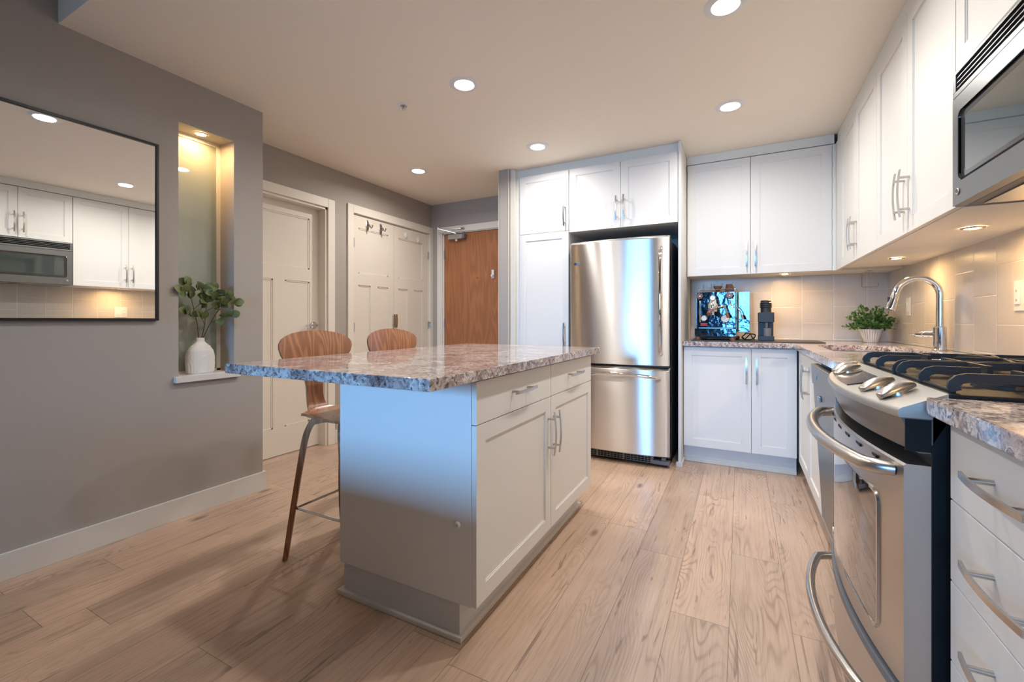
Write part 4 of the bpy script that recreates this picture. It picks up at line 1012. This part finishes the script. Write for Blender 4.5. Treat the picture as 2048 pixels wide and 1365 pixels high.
for x, y in ((-.122, -.02), (.118, -.02), (-.122, .22), (.118, .22)): obj('foot', lathe(NB(), [(0, 0), (.019, 0), (.022, .018), (.018, .0275), (0, .0275)], 18, (x, y)), 'woodh', t)
RX = Matrix.Rotation(R(90), 4, 'X')
for x in (-.108, .098):
    b_ = NB(); lathe_at(b_, [(0, 0), (.010, 0), (.010, .025), (0, .025)], Matrix.Translation((x, 0, .335)) @ RX, 14)
    kn = NB(); rings = []
    for z, s in ((0, .8), (.004, 1), (.016, 1), (.020, .8)): rings.append([((.0235 + .003 * math.cos(7 * 2 * PI * k / 56)) * s * math.cos(2 * PI * k / 56), (.0235 + .003 * math.cos(7 * 2 * PI * k / 56)) * s * math.sin(2 * PI * k / 56), z) for k in range(56)])
    loft(kn, rings); kn.transform(Matrix.Translation((x, -.022, .335)) @ RX); ko = obj('valve_knob', kn, 'woodh', t, 'brown scalloped wooden knob')
    lathe_at(b_, [(0, 0), (.007, 0), (.006, .003), (0, .004)], Matrix.Translation((x, -.042, .335)) @ RX, 12); obj('knob_stem', b_, 'chrome', ko)
b_ = NB(); lathe_at(b_, [(0, 0), (.030, 0), (.030, .03), (.024, .045), (0, .045)], Matrix.Translation((-.01, 0, .255)) @ RX, 24)
lathe(b_, [(0, .0), (.036, .0), (.038, .006), (.038, .03), (.03, .04), (.027, .066), (.018, .078), (0, .08)], 28, (-.01, -.055), .238)
lathe(b_, [(0, .0), (.010, 0), (.010, .05), (0, .05)], 14, (-.01, -.055), .19); obj('brew_group', b_, 'chrome', t)
b_ = NB(); lathe_at(b_, [(0, 0), (.020, 0), (.022, .004), (.020, .008), (0, .008)], Matrix.Translation((-.008, -.088, .316)) @ RX, 24); g_ = obj('gauge_housing', b_, 'chrome', t)
b_ = NB(); lathe_at(b_, [(0, 0), (.017, 0), (.017, .001), (0, .001)], Matrix.Translation((-.008, -.0965, .316)) @ RX, 24); obj('gauge_dial', b_, 'paper', g_)
b_ = NB(); box(b_, -.0086, -.0074, -.0985, -.0976, .316, .330); obj('gauge_needle', b_, 'dark', g_)
for x, z, r_ in ((-.083, .165, .021), (.065, .162, .029)):
    b_ = NB(); lathe_at(b_, [(0, 0), (r_, 0), (r_ + .003, .004), (r_, .009), (r_ - .003, .010)], Matrix.Translation((x, -.0005, z)) @ RX, 28); g_ = obj('gauge_housing', b_, 'chrome', t)
    b_ = NB(); lathe_at(b_, [(0, .006), (r_ - .003, .006), (r_ - .003, .005)], Matrix.Translation((x, -.0005, z)) @ RX, 24); obj('gauge_dial', b_, 'paper', g_)
    b_ = NB(); box(b_, x - .0006, x + .0006, -.0082, -.0070, z, z + r_ * .65); obj('gauge_needle', b_, 'dark', g_)
b_ = NB(); tube(b_, [(-.108, -.02, .30), (-.108, -.022, .22), (-.106, -.03, .135)], .004, 10); obj('steam_wand', b_, 'chrome', t)
b_ = NB(); tube(b_, [(.098, -.02, .30), (.10, -.025, .27), (.112, -.03, .250), (.150, -.035, .243), (.168, -.037, .22), (.182, -.04, .175)], .004, 10); tube(b_, [(.178, -.039, .19), (.188, -.041, .158)], .008, 10); obj('steam_wand', b_, 'chrome', t)
b_ = NB(); tube(b_, [(-.01, -.10, .232), (-.01, -.16, .222)], [.012, .009], 12); lathe(b_, [(0, 0), (.034, 0), (.036, .018), (.03, .02), (0, .02)], 24, (-.01, -.055), .214); pf = obj('portafilter', b_, 'chrome', t)
b_ = NB(); tube(b_, [(-.01, -.158, .222), (-.01, -.19, .214), (-.01, -.235, .198), (-.01, -.24, .196)], [.011, .013, .016, .010], 14); obj('grip', b_, 'woodh', pf)
b_ = NB(); tube(b_, [(.02, -.045, .245), (.055, -.05, .255), (.075, -.05, .25)], [.007, .009, .012], 12); tube(b_, [(.073, -.055, .25), (.083, -.06, .20)], [.005, .004], 10); lv_ = obj('brew_lever', b_, 'chrome', t)
b_ = NB(); tube(b_, [(.082, -.06, .208), (.088, -.063, .19), (.093, -.065, .172), (.094, -.065, .168)], [.007, .010, .011, .006], 14); obj('grip', b_, 'woodh', lv_)
b_ = NB(); box(b_, -.108, -.060, -.0015, -.0004, .120, .128); box(b_, -.108, -.060, -.0015, -.0004, .109, .1165); obj('badge', b_, 'red', t, 'small red and white maker badge')
b_ = NB()
for y in (.03, .24): tube(b_, [(-.125, y, .385), (.125, y, .385)], .003, 8)
for x in (-.125, .125):
    tube(b_, [(x, .03, .385), (x, .24, .385)], .003, 8)
    for y in (.03, .24): tube(b_, [(x, y, .36), (x, y, .385)], .003, 8)
obj('cup_rail', b_, 'chrome', t)
def mach(x, y): c, s = math.cos(R(-6)), math.sin(R(-6)); return (-.165 + x * c - y * s, 3.668 + x * s + y * c)
TZ = .9225 + .3665
def tumbler(x, y, r0, r1, h, mat_, label, cat, name, grp=None):
    b_ = NB(); th = .0022; lathe(b_, [(0, 0), (r0, 0), (r1, h), (r1 - th, h), (r0 - th, .005), (0, .005)], 28); o = obj(name, b_, mat_); tag(o, label, cat, grp); cx_, cy_ = mach(x, y); o.location = (cx_, cy_, TZ); return o
tumbler(-.075, .10, .036, .030, .068, 'glass', 'clear glass cup on the left of the espresso machine top', 'glass', 'glass_cup', 'glasses on the espresso machine')
tumbler(.0, .12, .022, .033, .070, 'glass', 'clear glass cup in the middle of the espresso machine top', 'glass', 'glass_cup', 'glasses on the espresso machine')
tumbler(.082, .11, .033, .027, .062, 'brown', 'dark brown cup on the right of the espresso machine top', 'cup', 'cup')
b_ = NB(); lathe(b_, [(0, 0), (.012, 0), (.014, .004), (.020, .024), (.032, .040), (.033, .046), (0, .048)], 24); tm = obj('tamper', b_, 'woodh'); tag(tm, 'brown wooden tamper on the front edge of the espresso machine top', 'tamper'); cx_, cy_ = mach(.005, .052); tm.location = (cx_, cy_, TZ)
# grinder
t = thing('coffee_grinder', 'slim dark grey coffee grinder right of the espresso machine', 'coffee grinder', (.168, 3.755, .9225))
b_ = NB(); box(b_, -.050, .050, -.075, .075, 0, .034, .003); obj('base', b_, 'dark', t)
b_ = NB(); box(b_, -.048, .048, -.008, .072, .0345, .135, .003); obj('column', b_, 'dark', t)
b_ = NB(); box(b_, -.050, .050, -.072, .073, .1355, .208, .004); obj('head', b_, 'dark', t)
b_ = NB(); tube(b_, [(.002, -.045, .135), (.002, -.045, .095)], [.011, .009], 16); obj('chute', b_, 'grille', t)
b_ = NB(); lathe(b_, [(0, 0), (.026, 0), (.026, .058), (.024, .058), (.022, .004), (0, .004)], 24, (.008, -.045), .0345); obj('catch_cup', b_, 'grille', t, 'grey metal catch cup')
b_ = NB(); lathe(b_, [(.0, 0), (.036, 0), (.034, .008), (.034, .034), (.041, .038), (.041, .043), (.035, .046), (.035, .049), (.041, .052), (.041, .057), (.035, .060), (.035, .063), (.040, .067), (.040, .071), (.034, .075), (.034, .086), (.030, .089), (0, .089)], 32, (0, -.01), .2085); obj('hopper', b_, 'dark', t, 'black ribbed bellows hopper')
# cable loop
b_ = NB(); P = []
for k in range(30):
    a = 2 * PI * k / 29; P.append((.055 + .042 * math.cos(a) + .006 * math.sin(3 * a), 3.72 + .012 * math.sin(2 * a), .951 + .024 * math.sin(a) + .002 * math.sin(4 * a)))
tube(b_, P, .0042, 8); tube(b_, [(.018, 3.73, .944), (.03, 3.722, .93), (.05, 3.715, .952), (.068, 3.72, .972), (.075, 3.73, .950), (.095, 3.735, .9275)], .0040, 8)
cb = obj('power_cable', b_, 'black'); tag(cb, 'coiled black power cable between espresso machine and grinder', 'cable')
# paper towel hook
b_ = NB(); hx, hy = .80, 3.93
box(b_, hx - .008, hx + .036, hy - .012, hy + .012, 1.4185, 1.4245, .001)
tube(b_, [(hx + .02, hy, 1.419), (hx - .026, hy, 1.405), (hx - .03, hy, 1.40), (hx - .03, hy, 1.312), (hx - .026, hy, 1.308), (hx + .058, hy, 1.310), (hx + .062, hy, 1.314), (hx + .062, hy, 1.338)], .0028, 8)
ph = obj('wire_holder', b_, 'nickel'); tag(ph, 'bent wire roll holder hanging under the back wall cabinet near the corner', 'holder')
# outlets / switches on right wall
def plate(y, z, w_, h, label, cat, slots):
    t = thing('wall_plate', label, cat, (WR - .0095, y, z), R(-90))
    b_ = NB(); box(b_, -w_ / 2, w_ / 2, -.006, -.0003, -h / 2, h / 2, .002); obj('plate', b_, 'plastic', t); return t
p1 = plate(3.672, 1.16, .072, .118, 'white outlet plate with green indicator behind the faucet', 'outlet', 1)
b_ = NB(); box(b_, -.017, .017, -.010, -.0061, -.034, .034, .0015); obj('receptacle', b_, 'ring', p1)
b_ = NB(); box(b_, -.002, .001, -.0112, -.0101, .018, .022); obj('indicator', b_, 'green', p1)
p2 = plate(2.385, 1.167, .118, .118, 'double white wall plate with switch and socket near the range', 'outlet', 2)
b_ = NB(); box(b_, -.045, -.011, -.011, -.0061, -.034, .034, .0015); obj('receptacle', b_, 'ring', p2)
b_ = NB(); box(b_, .011, .045, -.010, -.0061, -.034, .034, .0015); obj('switch', b_, 'ring', p2)
b_ = NB()
for z in (-.018, .018):
    for x in (-.033, -.024): box(b_, x - .001, x + .001, -.0114, -.0111, z - .004, z + .005)
obj('slots', b_, 'dark', p2)

# ================================================================== unseen couch added behind the camera to shade the lower island panel
t = thing('sofa_blocker', 'low grey couch added out of view to shade the island end panel', 'sofa_blocker', (-1.52, -.30, 0))
b_ = NB(); box(b_, -.92, .92, -.40, .40, .06, .36, .03); obj('base', b_, 'sofa_blocker', t)
b_ = NB(); box(b_, -.92, .92, .20, .42, .361, .745, .04, 3); obj('backrest', b_, 'sofa_blocker', t)
for x in (-.42, .28): obj('seat_cushion', box(NB(), x - .28, x + .42, -.39, .19, .361, .47, .03, 3), 'sofa_blocker', t)
